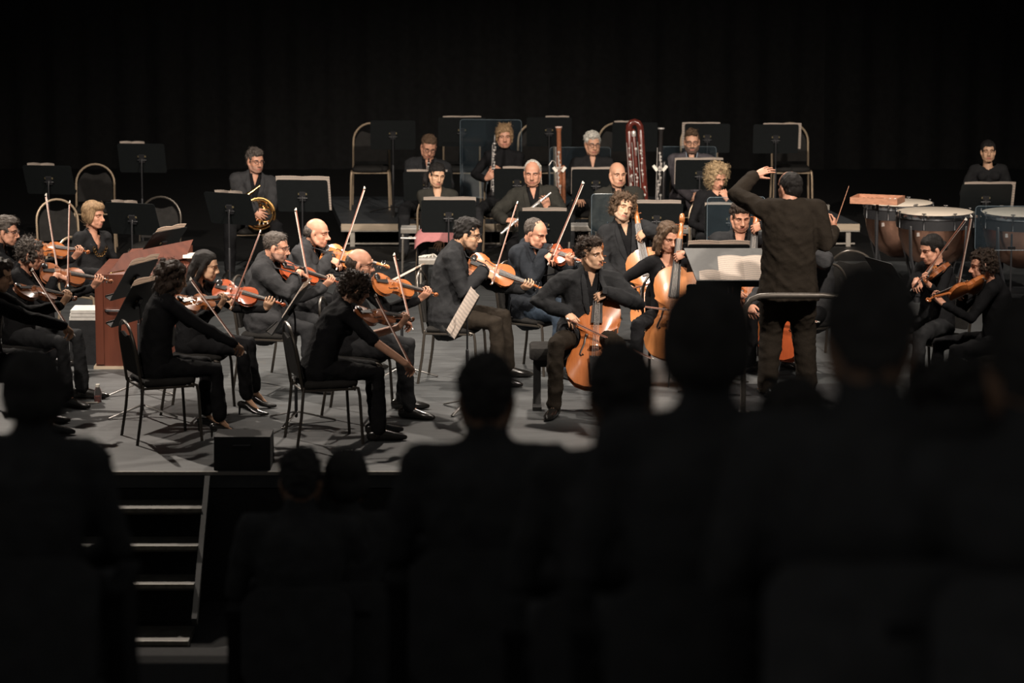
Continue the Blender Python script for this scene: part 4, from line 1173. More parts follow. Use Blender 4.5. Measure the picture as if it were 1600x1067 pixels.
p7 = violinist('bearded violinist in a grey jacket beside the long-haired woman', 'dark red violin of the bearded man in grey', 'bow pointing up over the bearded man\'s violin',
    25.7, 415, (432, 386, 0), -10, -14, (440, 418, .02), (533, 441), 1, 42, .14, 8, wood=V_RED, sk=SK_PINK, hair=('short', H_SALT), beard=.55, glasses=CHROME, jc=C_GREY, pitch=8, tc=C_CHAR)
p8 = violinist('bald violist in dark grey jacket looking over his instrument', 'pale orange viola of the bald man', 'long bow rising from the bald man\'s viola',
    26.5, 476, (496, 363, 0), -18, -20, (503, 396, .0), (607, 415), -1, 46, .14, 16, kind='viola', lpos=.41, wood=V_HONEY, sk=SK_PINK, hair=('ring', H_SALT), jc=C_GREY, pitch=8, jaw=1.05, nose=1.3)
p9 = violinist('balding violinist with glasses half hidden behind the curly-haired woman', 'orange violin of the balding man with glasses', 'bow crossing the balding man\'s orange violin',
    24.5, 550, (563, 412, 0), -2, -6, (585, 440, .02), (685, 459), 1, 44, .62, 2, wood=V_ORANGE, sk=SK_PINK, hair=('ring', H_DBROWN), glasses=METAL_D, pitch=8, outfit='shirt', tc=C_CHAR, feet=(-.05, .06))
p10 = violinist('woman violinist with big dark curls and bare forearms at the stage front', 'brown violin of the woman with big curls', 'bow of the woman with big curls and bare forearms',
    23.35, 497, (557, 450, .05), 22, 16, (561, 490, .09), (648, 497), 1, 32, .82, 14, wood=V_BROWN, sk=SK_FAIR, hair=('big_curly', H_DBROWN), fem=True, outfit='top', sleeve='short', pitch=18, vneck=(.04, .04), feet=(.05, .0), spread=6)
p11 = violinist('dark-haired violist with glasses in a dark suit, playing in profile', 'amber viola of the dark-haired man with glasses', 'bow standing upright on the amber viola',
    26.0, 700, (731, 366, 0), -6, -10, (732, 410, .0), (850, 451), 1, 60, .12, 4, kind='viola', wood=V_ORANGE, sk=SK_OLIVE, hair=('short_thick', H_BLACK), glasses=METAL_D, beard=.4, jc=C_CHAR, pitch=10, size=1.04, tc=C_BROWNB)
p12 = violinist('balding violinist in navy jacket and jeans behind the solo cellist', 'red violin of the man in the navy jacket', 'bow slanting up right from the red violin behind the cellist',
    26.5, 828, (838, 364, 0), -38, -34, (852, 392, -.06), (912, 408), -1, 40, .12, 24, lpos=.40, wood=V_RED, sk=SK_PINK, hair=('receding', H_SALT), jc=C_NAVY, tc=C_JEANS, pitch=18)

# celesta player and her instrument
p4 = person('woman with short light brown hair and gold necklace behind the wooden keyboard case', 28.1, 140, (147, 336, 0), -28, -42, legs=-38, sk=SK_PINK, hair=('bob', H_DBLOND), fem=True, outfit='top',
    vneck=(.055, .17), pitch=4, closed=True, jc=C_BLACK2)
mb = MB()
for k in range(9):
    a = math.radians(200 + 140 * k / 8); c = p4['N'] + p4['R'] * .075 * math.cos(a) - p4['u'] * (.10 + .10 * -math.sin(a)) + p4['F'] * (.125)
    mb.tube([c + p4['R'] * .013 * math.cos(b) + p4['u'] * .015 * math.sin(b) for b in np.linspace(0, 6.28, 9)[:-1]], .003, n=5, closed=True)
p4['mb_obj']('necklace', mb, BRASS)

# horn player
p_h = person('horn player with glasses in a grey jacket, brass horn on his knees', 32.5, 390, (399, 251, 0), -58, -74, legs=-80, sk=SK_PINK, hair=('short_thick', H_SALT), beard=.35, glasses=CHROME, jc=C_GREY, pitch=6,
    lh=dict(p=W(416, 337, 32.12), fwd=(-.6, -.5, .1), palm=(0, .6, -.5), curl=(30, 40, 30)),
    rh=dict(p=W(396, 328, 32.05), fwd=(.75, -.25, -.45), palm=(0.1, .9, -.2), curl=(22, 30, 20), spread=10), spread=20)

# ================================================================== cellos
s13 = cellist('solo cellist, young man in dark suit looking right at the stage front', 'large amber cello of the soloist at the stage front', 'bow across the soloist\'s amber cello',
    24.75, 913, (924, 396, -.05), -38, -72, (928, 603), (938, 396), 266, wood=V_CELLO, lfrac=.70, frac=.30, alpha=24, bdy=-.40, sdy=.12, sk=SK_LIGHT, hair=('curly_top', H_DBROWN), jc=C_CHAR, tc=C_BROWNB, pitch=2, spread=21, seat=.50, broad=1.14,
    legs=-88, closed=False, contact=.40, roll=6)
p14 = cellist('woman cellist with long brown hair and bead necklace looking down', 'honey-coloured cello of the long-haired woman', 'bow of the long-haired woman cellist, held level',
    26.0, 1048, (1044, 370, -.03), -62, -84, (1046, 560), (1064, 350), 258, wood=V_HONEY, lfrac=.82, frac=.42, alpha=4, bdy=-.38, sdy=-.06, sk=SK_PINK, hair=('long', H_BROWN), fem=True, outfit='top', pitch=18, vneck=(.085, .16), contact=.38)
mb = MB()
for k in range(13):
    a = math.radians(205 + 130 * k / 12); c = p14['N'] + p14['R'] * .072 * math.cos(a) - p14['u'] * (.075 - .085 * math.sin(a) - .02) + p14['F'] * (.098 + .012 * -math.sin(a))
    mb.ell(c, .0075, nu=7, nv=5); mb.ell(c - p14['u'] * .016, .006, nu=7, nv=5)
p14['mb_obj']('necklace', mb, mat('dark_beads', (0.05, 0.02, 0.015), rough=0.25))
p15 = cellist('young cellist with curly brown hair tilting his head, behind the woman cellist', 'orange cello of the curly-haired young man', 'bow held low by the curly-haired young cellist',
    28.1, 985, (974, 324, 0), -70, -86, (1029, 516), (990, 314), 262, wood=V_HONEY, lfrac=.84, frac=.28, alpha=-2, bdy=-.42, sdy=.05, sk=SK_LIGHT, hair=('big_curly', H_BROWN), jc=C_CHAR, pitch=-2, roll=-20, beard=.15, closed=True, contact=.40)
p16 = cellist('cellist in open-necked black shirt partly hidden by the conductor\'s raised arm', 'orange cello seen between conductor\'s desk and conductor', 'bow of the cellist behind the conductor\'s desk',
    27.0, 1150, (1157, 339, 0), -80, -88, (1170, 530), (1183, 312), 258, wood=V_CELLO, lfrac=.93, frac=.12, alpha=0, bdy=-.42, sdy=-.05, sk=SK_PINK, hair=('short_thick', H_DBROWN), jc=C_CHAR, pitch=14, vneck=(.045, .17))
p17 = cellist('seated cellist in grey jacket almost wholly hidden behind the conductor', 'red cello glimpsed between the conductor\'s legs', 'bow of the cellist hidden behind the conductor',
    26.3, 1268, (1262, 362, 0), 200, 215, (1213, 560), (1252, 372), 228, wood=V_RED, lfrac=.93, frac=.4, alpha=0, bdy=-.40, sdy=-.18, sk=SK_PINK, hair=('short', H_SALT), jc=C_GREY, pitch=14)

# ================================================================== woodwind, front row
lap = None
p19 = person('woman flautist with black ponytail looking down, flute across her lap', 31.5, 685, (683, 273, 0), -72, -88, sk=SK_LIGHT, hair=('ponytail', H_BLACK), fem=True, outfit='top', vneck=(.045, .17), pitch=12, roll=-6, jc=C_OLIVE, tc=C_BLACK2, nose=.7,
    rh=dict(p=W(690, 368, 31.16), fwd=(-.35, -.35, -.8), palm=(0, .8, -.4), curl=(18, 25, 15), pole=(-.5, .2, -1)), lh=dict(p=W(697, 372, 31.18), fwd=(.8, -.3, -.3), palm=(0, .2, -1), curl=(25, 35, 20)), spread=10)
p20 = person('grey-haired balding man in dark suit holding a flute diagonally', 31.1, 838, (832, 270, 0), -94, -90, sk=SK_PINK, hair=('receding', H_WHITE), jc=C_OLIVE, sc_=C_BLACK, pitch=8, size=1.03,
    lh=dict(p=W(857, 329, 30.68), fwd=(-.30, -.25, .85), palm=(-.3, .8, -.3), curl=(20, 42, 30), spread=8, pole=(.8, .1, -.8)),
    rh=dict(p=W(788, 344, 30.68), fwd=(.85, -.3, .05), palm=(0, .5, -.9), curl=(28, 48, 30), pole=(-1, .2, -.5)), spread=18)
p21 = person('bald clean-shaven man in olive grey suit looking to the right', 31.2, 968, (965, 272, 0), -72, -84, sk=SK_FAIR, hair=(None, H_BROWN), jc=C_OLIVE, pitch=3, closed=False, jaw=1.06)
p22 = person('woman with frizzy blonde hair in black, resting her chin on her hand', 31.2, 1115, (1121, 276, 0), -62, -82, sk=SK_PINK, hair=('blonde_frizz', H_BLONDE), fem=True, outfit='top', vneck=(.05, .04), pitch=22,
    lh=dict(p=W(1137, 313, 30.86), fwd=(-.45, -.1, .85), palm=(-.5, .6, .1), curl=(45, 60, 40), pole=(.5, -.2, -1)), tc=C_CHAR)
# woodwind, back row
p23 = person('clarinettist with glasses and brown hair bent over his clarinet', 33.9, 664, (670, 229, -.06), -80, -92, sk=SK_PINK, hair=('short', H_BROWN), glasses=METAL_D, jc=C_CHAR, pitch=24, roll=-6,
    rh=dict(p=W(655, 296, 33.45), fwd=(.6, -.4, -.2), palm=(0, .8, -.4), curl=(30, 40, 30)), lh=dict(p=W(684, 276, 33.45), fwd=(-.7, -.3, .1), palm=(0, .8, -.4), curl=(30, 40, 30)), tc=C_CHAR)
p24 = person('woman in black turtleneck with messy pinned-up blonde hair holding a clarinet upright', 33.9, 786, (788, 213, 0), -86, -92, sk=SK_PINK, hair=('messy_bun', H_DBLOND), fem=True, outfit='turtle', pitch=2, closed=False, size=1.05,
    rh=dict(p=W(759, 280, 33.5), fwd=(.5, -.5, .4), palm=(.3, .8, 0), curl=(30, 45, 30), pole=(-1, .2, -.6)), lh=dict(p=W(785, 268, 33.5), fwd=(-.8, -.3, .2), palm=(0, .8, -.3), curl=(30, 45, 30)), tc=C_CHAR, spread=20)
p25 = person('white-haired bassoonist with glasses in a dark shirt', 33.9, 926, (926, 224, 0), -76, -90, sk=SK_FAIR, hair=('short_thick', H_WHITE), glasses=METAL_D, jc=C_BLACK2, outfit='shirt', pitch=8, vneck=(.03, .14), tc=C_CHAR, spread=22)
p26 = person('bearded young man with glasses and brushed-up hair in a taupe jacket', 34.0, 1078, (1081, 221, 0), -90, -92, sk=SK_FAIR, hair=('quiff', H_BROWN), glasses=METAL_D, beard=.82, jc=C_TAUPE, sc_=C_BLACK, tc=C_CHAR, pitch=6, closed=False,
    rh=dict(p=W(1077, 306, 33.66), fwd=(.8, -.3, -.15), palm=(0, .9, -.2), curl=(20, 30, 20)), lh=dict(p=W(1101, 308, 33.66), fwd=(-.8, -.3, -.1), palm=(0, .9, -.2), curl=(20, 30, 20)))
mb = MB()
for sg in (-1, 1):
    mb.tube([p26['N'] + p26['R'] * sg * .062 - p26['F'] * .02 + p26['u'] * .035, p26['N'] + p26['R'] * sg * .060 + p26['F'] * .05 + p26['u'] * .015, p26['N'] + p26['R'] * sg * .045 + p26['F'] * .098 - p26['u'] * .045], [(.02, .006), (.026, .006), (.006, .004)], n=8, side=p26['u'])
p26['mb_obj']('collar', mb, C_SHIRTB)
# timpanist
p27 = person('woman with tied-back black hair standing behind the timpani', 31.9, 1544, (1544, 236, 0), -92, -92, sk=SK_LIGHT, hair=('bun', H_BLACK), fem=True, outfit='top', vneck=(.085, .05), pitch=0, closed=False, standing=.80, size=.93,
    feet=((XA(1556, 31.9), 31.88), (XA(1532, 31.9), 31.9)), jc=C_BLACK2, lh=dict(p=W(1570, 322, 31.7), fwd=(0, -.4, -1), palm=(-1, 0, 0)), rh=dict(p=W(1516, 322, 31.7), fwd=(0, -.4, -1), palm=(1, 0, 0)), nose=.7)

# ================================================================== right: second violins
p28 = violinist('woman violinist with sleek black hair and earring, right of the conductor', 'violin pointing towards the camera, held by the woman with sleek hair', 'bow of the woman with sleek black hair',
    25.5, 1462, (1455, 389, 0), 207, 222, (1470, 418, -.05), (1443, 437), -1, 40, .3, 14, wood=V_BROWN, sk=SK_PINK, hair=('bun', H_BLACK), fem=True, outfit='top', pitch=14, tc=C_CHAR)
p29 = violinist('woman violinist with short curly dark hair in profile at the right', 'orange violin with visible scroll at the right picture edge', 'bow of the curly-haired woman at the right',
    24.6, 1560, (1535, 414, 0), 186, 192, (1536, 440, -.03), (1446, 467), -1, 50, .14, 18, wood=V_ORANGE, sk=SK_PINK, hair=('curly', H_DBROWN), fem=True, outfit='top', pitch=8)

# ================================================================== the conductor on his podium
YC = 24.1
cx = XA(1234, YC, 1.1)
cond = person('conductor seen from behind in dark suit, left arm raised, baton in right hand', YC, 1232, (1233, 291, .10), 122, 88, standing=1.13, feet=((XA(1198, YC, .2), YC - .02), (XA(1262, YC, .2), YC + .04)), sk=SK_PINK, hair=('tonsure', H_BLACK),
    jc=C_BROWNB, tc=C_BROWNB, pitch=6, size=1.0,
    lh=dict(p=W(1178, 275, YC + .42), fwd=(.85, .15, .45), palm=(.2, .6, -.75), curl=(12, 16, 10), spread=7, pole=(-1.0, -.35, -.35)),
    rh=dict(p=W(1302, 360, YC + .20), fwd=(.15, .25, .85), palm=(-.9, .2, .1), curl=(40, 50, 35), pole=(.35, -.3, -1.4)), lean_neck=.7, neck=.112, broad=1.2, jut=.05)
bt = empty('baton'); A = W(1307, 347, YC + .23); B = W(1318, 315, YC + .33); d = unit(B - A)
bt.matrix_world = mtx(A, orth((1, 0, 0), d), d, np.cross(orth((1, 0, 0), d), d)); tag(bt, 'thin wooden baton in the conductor\'s right hand', 'baton')
MB().tube([(0, -.03, 0), (0, .33, 0)], [.004, .0022], n=6).obj('stick', TRAYW, bt)
MB().ell((0, -.03, 0), (.010, .022, .010)).obj('handle', V_RED, bt)
pod = empty('conductor_podium', (cx - .02, YC - .05, 0)); tag(pod, 'low black podium with curved hand rail under the conductor', 'podium')
MB().box((0, 0, .1), (.55, .6, .1)).obj('platform', M_BLACKP, pod)
MB().box((0, 0, .202), (.54, .59, .004)).obj('carpet', C_CHAR, pod)
xl = XA(1163, 23.42, 1.08) - pod.location[0]; xr = XA(1330, 23.42, 1.08) - pod.location[0]; yr = 23.42 - pod.location[1]
RAIL = mat('rail_grey', (0.16, 0.14, 0.12), rough=0.4, metal=0.3)
MB().tube([(xl, yr, .2), (xl, yr, .93), (xl + .015, yr, 1.0), (xl + .05, yr, 1.05), (xl + .11, yr, 1.075), (xl + .2, yr, 1.08), (xr - .2, yr, 1.08), (xr - .1, yr, 1.07), (xr - .03, yr, 1.02), (xr, yr, .94), (xr, yr, .2)], .021, n=10).obj('hand_rail', RAIL, pod)
for x in (xl, xr): MB().lathe([(.0, .2), (.05, .2), (.05, .212), (.02, .22)], 14, (x, yr, 0)).obj('rail_foot', RAIL, pod)
# ================================================================== chairs under the players
NM = {}
for p, l, g in ((p1, 'dark chair under the glasses-wearing man at the left edge', 0), (p2, 'dark chair under the woman with short curls at left', 0), (p3, 'dark chair of the shaded player at far left', 0),
                (p6, 'black chair with rounded back under the wavy-haired woman nearest the steps', 0), (p5, 'dark chair under the woman with long straight hair', 0), (p7, 'dark chair under the bearded man in grey', 0),
                (p8, 'dark chair under the bald violist', 0), (p9, 'dark chair under the balding violinist with glasses', 0), (p10, 'black chair with rounded back under the woman with big curls', 0),
                (p11, 'dark chair under the dark-haired violist with glasses', 0), (p12, 'dark chair under the man in jeans', 0), (p4, 'chair behind the wooden keyboard case', 1), (p_h, 'chair under the horn player', 1),
                (p14, 'chair under the woman cellist with long hair', 0), (p15, 'chair under the curly-haired young cellist', 0), (p16, 'chair under the cellist behind the conductor\'s desk', 0), (p17, 'rounded chair back showing right of the conductor', 0),
                (p19, 'chair under the woman flautist', 1), (p20, 'gold-framed chair under the flautist with the dark suit', 1), (p21, 'chair under the bald man in olive grey', 1), (p22, 'chair under the frizzy blonde woman', 1),
                (p23, 'gold-framed chair under the clarinettist with glasses', 1), (p24, 'chair under the woman in black turtleneck', 1), (p25, 'gold-framed chair under the white-haired bassoonist', 1), (p26, 'chair under the bearded young man', 1),
                (p28, 'chair under the violinist with sleek black hair', 0), (p29, 'chair under the curly-haired violinist at right', 0)):
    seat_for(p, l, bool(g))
chair((XA(1337, 27.6, .8), 27.6, 0), 78, 'empty dark chair with rounded back right of the conductor', False)
# empty chairs
def echair(px, py_top, Y, facing, label, gold=True, z0=0.0):
    chair((XA(px, Y, .8 + z0), Y, z0), facing, label, gold)
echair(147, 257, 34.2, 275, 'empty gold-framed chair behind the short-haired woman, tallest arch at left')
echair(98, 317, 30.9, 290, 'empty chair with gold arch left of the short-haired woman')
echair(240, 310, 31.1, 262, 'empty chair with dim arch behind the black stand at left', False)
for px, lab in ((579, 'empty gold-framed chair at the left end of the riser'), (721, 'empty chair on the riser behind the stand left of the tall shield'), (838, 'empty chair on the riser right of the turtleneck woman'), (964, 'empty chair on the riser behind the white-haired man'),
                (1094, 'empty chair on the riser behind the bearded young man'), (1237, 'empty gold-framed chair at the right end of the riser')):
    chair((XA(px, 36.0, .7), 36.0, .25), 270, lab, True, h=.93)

# soloist's bench
bn = s13['P']; f = adir(-90); b = empty('cello_bench', (bn[0] - .13, bn[1] + .02, 0)); tag(b, 'black padded bench under the solo cellist', 'bench')
mb = MB(); lv = [(.96, .40), (1, .41), (1.0, .475), (.96, .492)]; prof = rrect(.30, .19, .04); n = len(prof); V = []; F = []
for s, z in lv: V += [(x * s, y * s, z) for x, y in prof]
for j in range(3): F += [(j * n + i, j * n + (i + 1) % n, (j + 1) * n + (i + 1) % n, (j + 1) * n + i) for i in range(n)]
F += [tuple(range(n - 1, -1, -1)), tuple(3 * n + i for i in range(n))]
mb.add(V, F); mb.obj('cushion', PAD_M, b)
for x in (-.24, .24):
    MB().box((x, 0, .22), (.03, .035, .19)).obj('post', M_BLACKP, b)
    MB().box((x, 0, .015), (.035, .19, .015)).obj('foot', M_BLACKP, b)
MB().box((0, 0, .35), (.22, .02, .03)).obj('crossbar', M_BLACKP, b)

# ================================================================== music stands
stand(77, 281, 31.6, 80, 'black stand at the far left rear, pages just showing on top', tilt=28, sw=.14, shift=-.06)
stand(222, 247, 33.4, 84, 'tall black stand at the rear behind the short-haired woman', tilt=22, sw=.13, shift=-.09)
stand(208, 342, 28.9, 70, 'black stand right of the short-haired woman\'s face', tilt=26, sw=.13, shift=-.05)
stand(252, 382, 27.5, 150, 'stand with white pages above the wooden keyboard case', tilt=38, over=.035)
stand(210, 437, 25.4, 158, 'upper of two black stands edge-on before the wooden case', tilt=32, over=.045, h=.17, sw=.235, sh=.19)
stand(214, 473, 24.4, 158, 'lower of two black stands edge-on before the wooden case', tilt=30, over=.045, h=.19, sw=.235, sh=.2)
stand(360, 326, 29.9, 64, 'black stand left of the brass horn', tilt=24, sw=.15, shift=.02)
stand(473, 306, 30.7, 84, 'black stand with large white pages right of the brass horn', tilt=20, over=.035, sw=.262, sh=.18, shift=.01)
stand(455, 483, 24.1, 174, 'stand seen edge-on between the long-haired and big-curled women', tilt=33, over=.05, h=.20, base=20)
stand(622, 436, 26.2, 168, 'low stand with white page beside the orange violin', tilt=62, over=.05, sw=.2)
stand(724, 490, 24.6, 188, 'stand turned away showing slanting white page before the violist', tilt=30, over=.01, h=.19, sw=.245, sh=.195, pages=2)
stand(614, 211, 35.4, 92, 'black stand before the leftmost chair on the riser', tilt=14, z0=.25, over=-.02)
stand(722, 206, 35.3, 90, 'black stand behind the tall clear shield on the riser', tilt=14, z0=.25, over=.01, w=.262)
stand(858, 206, 35.3, 90, 'black stand on the riser right of the turtleneck woman', tilt=14, z0=.25, over=.012, sw=.13, shift=.09)
stand(992, 214, 35.3, 90, 'black stand on the riser behind the contrabassoon', tilt=14, z0=.25, over=.015, sw=.13, shift=-.10)
stand(1105, 216, 35.3, 90, 'black stand on the riser behind the bearded young man', tilt=14, z0=.25, over=.012, shift=-.07)
stand(1212, 217, 35.3, 90, 'black stand at the right end of the riser', tilt=14, z0=.25, over=.01, shift=.07)
stand(668, 291, 33.0, 88, 'black stand of the clarinettist with glasses', tilt=22, over=.02)
stand(701, 338, 30.4, 90, 'black stand before the woman flautist, pages along the top', tilt=18, over=.028, sw=.25, shift=.012, w=.262)
stand(808, 287, 32.9, 86, 'black stand of the turtleneck woman with page sticking out at right', tilt=18, over=.02, sw=.20, shift=.055, w=.24)
stand(851, 354, 30.2, 88, 'black stand before the grey-haired balding flautist', tilt=24, over=.03)
stand(931, 288, 33.0, 90, 'black stand of the white-haired bassoonist', tilt=18, over=.02, sw=.255)
stand(1093, 273, 33.0, 90, 'greenish grey stand of the bearded young man', tilt=20, over=.02, sw=.25, shift=-.01)
stand(1026, 343, 30.2, 88, 'black stand right of the curly-haired young cellist', tilt=20, over=.03, sw=.23)
stand(1142, 345, 30.3, 88, 'black stand of the frizzy blonde woman behind a clear shield', tilt=20, over=.02, sw=.25)
stand(1122, 408, 25.75, 90, 'stand with pages just beyond the conductor\'s desk', tilt=30, over=.03, sw=.25)
stand(1114, 470, 25.3, 92, 'black stand in front of the long-haired woman cellist', tilt=30, over=-.02, w=.22)
stand(1540, 312, 30.95, 92, 'timpanist\'s black stand with open book', tilt=22, over=.02, sw=.25, shift=.03)
stand(1388, 432, 25.6, 20, 'black stand left of the violinist with sleek hair', tilt=35, over=-.04)

# conductor's desk
cd = empty('conductor_desk'); Cc = W(1142, 416, 25.0)
a = math.radians(28); f = adir(-90); nrm = f * math.cos(math.radians(62)) + UP * math.sin(math.radians(62)); sd = np.array([1.0, 0, 0]); upv = np.cross(nrm, sd)
if upv[2] < 0: upv = -upv
cd.location = (float(Cc[0]), float(Cc[1]), 0); tag(cd, 'wide black conductor\'s desk with open scores', 'music stand'); org = np.array(cd.location)
Rm = np.stack([sd, upv, nrm], 1)
V = [(-.27, -.24), (.30, -.24), (.30, .24), (-.36, .24)]
M_DESKG = mat('desk_grey_laminate', (0.06, 0.06, 0.058), rough=0.35, spec=0.6)
MB().prism(V, -.008, .004, M=(Rm, Cc - org)).obj('desk_panel', M_DESKG, cd)
MB().box(Cc - upv * .245 + nrm * .012 - org, (.285, .006, .03), R=Rm).obj('ledge', DESK_M, cd)
MB().tube([Cc - nrm * .02 - org, (0, 0, .1)], .02, n=10).obj('pole', METAL_D, cd)
MB().lathe([(0, 0), (.26, 0), (.26, .015), (.05, .03), (0, .03)], 24).obj('base', METAL_D, cd)
def flat_pages(name, label, cx_, cy_, w_, h_, gap):
    so = empty(name, M=mtx(Cc + sd * cx_ + upv * cy_ + nrm * .006, sd, nrm, upv)); tag(so, label, 'sheet music', 'sheet music')
    for s in ((-1, 1) if gap else (0,)):
        x0, x1 = (-w_, 0) if s < 0 else ((0, w_) if s > 0 else (-w_, w_)); n = 8; V = []
        for i in range(n + 1):
            x = x0 + (x1 - x0) * i / n; y = .003 + .014 * math.sin(math.pi * i / n)
            V += [(x, y, -h_), (x, y, h_)]
        m_ = len(V); V += [(x, y - .003, z) for x, y, z in V]
        F = [(2 * i, 2 * i + 1, 2 * i + 3, 2 * i + 2) for i in range(n)] + [(m_ + 2 * i + 2, m_ + 2 * i + 3, m_ + 2 * i + 1, m_ + 2 * i) for i in range(n)]
        F += [(2 * i, 2 * i + 2, m_ + 2 * i + 2, m_ + 2 * i) for i in range(n)] + [(2 * i + 3, 2 * i + 1, m_ + 2 * i + 1, m_ + 2 * i + 3) for i in range(n)]
        MB().add(V, F).obj('page', PAPER, so, angle=60)
flat_pages('score', 'large white score lying open on the conductor\'s desk', .10, -.05, .20, .17, True)
flat_pages('score', 'small white booklet at the front left of the conductor\'s desk', -.17, -.15, .085, .075, False)

# ================================================================== shields
shield(719, 815, 187, 309, 34.55, 'tall clear shield behind the turtleneck woman', -6)
shield(859, 954, 230, 330, 34.42, 'clear shield behind the white-haired bassoonist')
shield(1031, 1119, 229, 330, 34.45, 'clear shield behind the bearded young man')
shield(924, 975, 303, 372, 29.3, 'small clear shield left of the curly-haired young cellist')
shield(1104, 1196, 308, 378, 29.2, 'clear shield before the frizzy blonde woman, beside the conductor\'s elbow', 6)
shield(1523, 1640, 322, 391, 29.3, 'clear shield before the timpani at the right picture edge')

# ================================================================== keyboard case (celesta)
YK = 26.55
x0 = XA(149, YK, .4); x1 = XA(300, 27.4, .4); ks = empty('celesta', (x0, YK, 0)); tag(ks, 'reddish brown wooden keyboard instrument with metal handle at left', 'celesta')
ko = np.array([x0, YK, 0.0]); wd = x1 - x0
MB().box((wd / 2, .50, .41), (wd / 2, .50, .39)).obj('case', MAHOG, ks)
MB().box((wd / 2, .50, .012), (wd / 2 + .02, .515, .012)).obj('plinth', TIMBER, ks)
for xx in (.04, wd - .04): MB().box((xx, -.006, .41), (.03, .008, .37)).obj('corner_post', MAHOG, ks)
q = [W(168, 430, YK + .04), W(290, 403, YK + .72), W(302, 374, YK + .98), W(193, 396, YK + .30)]
q = [p_ - ko for p_ in q]; nv = unit(np.cross(q[1] - q[0], q[3] - q[0]))
V = q + [p_ + nv * .028 * (1 if nv[1] > 0 else -1) for p_ in q]
MB().add(V, [(0, 1, 2, 3), (7, 6, 5, 4), (0, 4, 5, 1), (1, 5, 6, 2), (2, 6, 7, 3), (3, 7, 4, 0)]).obj('lid', MAHOG, ks)
V = [(.10, .06, .80), (wd, .70, .80), (wd, .99, .80), (.10, .99, .80)]; V += [tuple(q[0] + (0, .05, -.02)), tuple(q[1] + (0, .05, -.02)), (wd, .99, float(q[2][2]) - .05), (.2, .99, float(q[3][2]) - .05)]
MB().add(V, [(3, 2, 1, 0), (4, 5, 6, 7), (0, 1, 5, 4), (1, 2, 6, 5), (2, 3, 7, 6), (3, 0, 4, 7)]).obj('upper_case', MAHOG, ks)
MB().tube([(.10, 0, .50), (.10, -.03, .50), (.12, -.035, .50), (.22, -.035, .50), (.24, -.03, .50), (.24, 0, .50)], .010, n=8).obj('handle', CHROME, ks)
for x in (.10, .24): MB().lathe([(0, 0), (.024, 0), (.02, .01), (0, .012)], 12, (x, -.010, .50)).obj('handle_plate', CHROME, ks)
MB().tube([tuple(q[0] + (.03, -.01, .02)), tuple(q[0] + (.13, .07, .03))], .006, n=8).obj('hinge', BRASS, ks)
kb = W(300, 399, YK + .8) - ko
MB().box(kb, (.07, .10, .012)).obj('keyboard', IVORY, ks)
bx = empty('book_stack', (XA(136, 26.9, .3), 26.9, 0)); tag(bx, 'pale stack of boxes on the floor left of the wooden case', 'box')
MB().box((0, 0, .19), (.13, .15, .19)).obj('lower_box', C_CHAR, bx)
for i in range(3): MB().box((.0 + .006 * i, 0, .395 + .03 * i), (.13, .15, .013)).obj('board', LIGHTBOX, bx)

# ================================================================== horn
hr = empty('french_horn', M=mtx(W(405, 335, 32.18), unit((.95, .1, .15)), unit((.1, -.95, .3)), np.cross(unit((.95, .1, .15)), unit((.1, -.95, .3))))); tag(hr, 'brass french horn on the horn player\'s knees', 'horn')
def coil(name, r, dy, c=(0, 0), sq=1.0, rad=.009, a0=0, a1=360):
    pts = [(c[0] + r * math.cos(math.radians(a)), dy + .0002 * a, c[1] + r * sq * math.sin(math.radians(a))) for a in np.linspace(a0, a1, 30)]
    MB().tube(pts, rad, n=8).obj(name, BRASS, hr)
coil('outer_coil', .158, 0, rad=.012); coil('inner_coil', .134, .03, rad=.011); coil('inner_coil', .108, -.01, (.02, .02), .9, rad=.010); coil('inner_coil', .085, .02, (-.03, -.03), 1.0, rad=.009)
coil('valve_slide', .05, .03, (.05, .03), 1.3); coil('valve_slide', .045, .03, (-.03, -.02), 1.5); coil('valve_slide', .04, .035, (.01, -.05), 1.2); coil('valve_slide', .06, .01, (-.05, .05), .8)
rh_ = np.random.default_rng(11)
for i in range(9):
    c0 = rh_.uniform(-.06, .06, 2); a0 = rh_.uniform(0, 360); coil('tubing', rh_.uniform(.035, .085), rh_.uniform(-.01, .045), (c0[0], c0[1]), rh_.uniform(.7, 1.5), .0075, a0, a0 + rh_.uniform(150, 300))
for i in range(4):
    MB().lathe([(0, -.02), (.02, -.02), (.02, .02), (0, .02)], 14, (-.06 + .042 * i, .03, .055)).obj('valve', BRASS, hr)
    MB().tube([(-.06 + .042 * i, .05, .075), (-.06 + .042 * i, .06, .12)], .004, n=6).obj('lever', SILVER, hr)
prof = [(.012, .34), (.016, .26), (.022, .2), (.032, .14), (.048, .085), (.075, .04), (.11, .012), (.152, 0), (.155, .003), (.15, .005), (.108, .017), (.072, .046), (.044, .09), (.028, .145)]
mb = MB(); mb.lathe(prof, 28); V = mb.V(); Rb = np.array([[.45, .1, .88], [.3, -.95, -.05], [.84, .29, -.47]]); mb.v = [V @ Rb.T + np.array((-.24, .02, -.13))]; mb.obj('bell', BRASS, hr)
MB().tube([(.155, .0, .0), (.15, -.01, .10), (.13, -.03, .2)], [.007, .006, .005], n=8).obj('leadpipe', BRASS, hr)
MB().lathe([(.004, 0), (.004, .03), (.012, .055), (.013, .058)], 14, (.125, -.035, .20)).obj('mouthpiece', SILVER, hr)

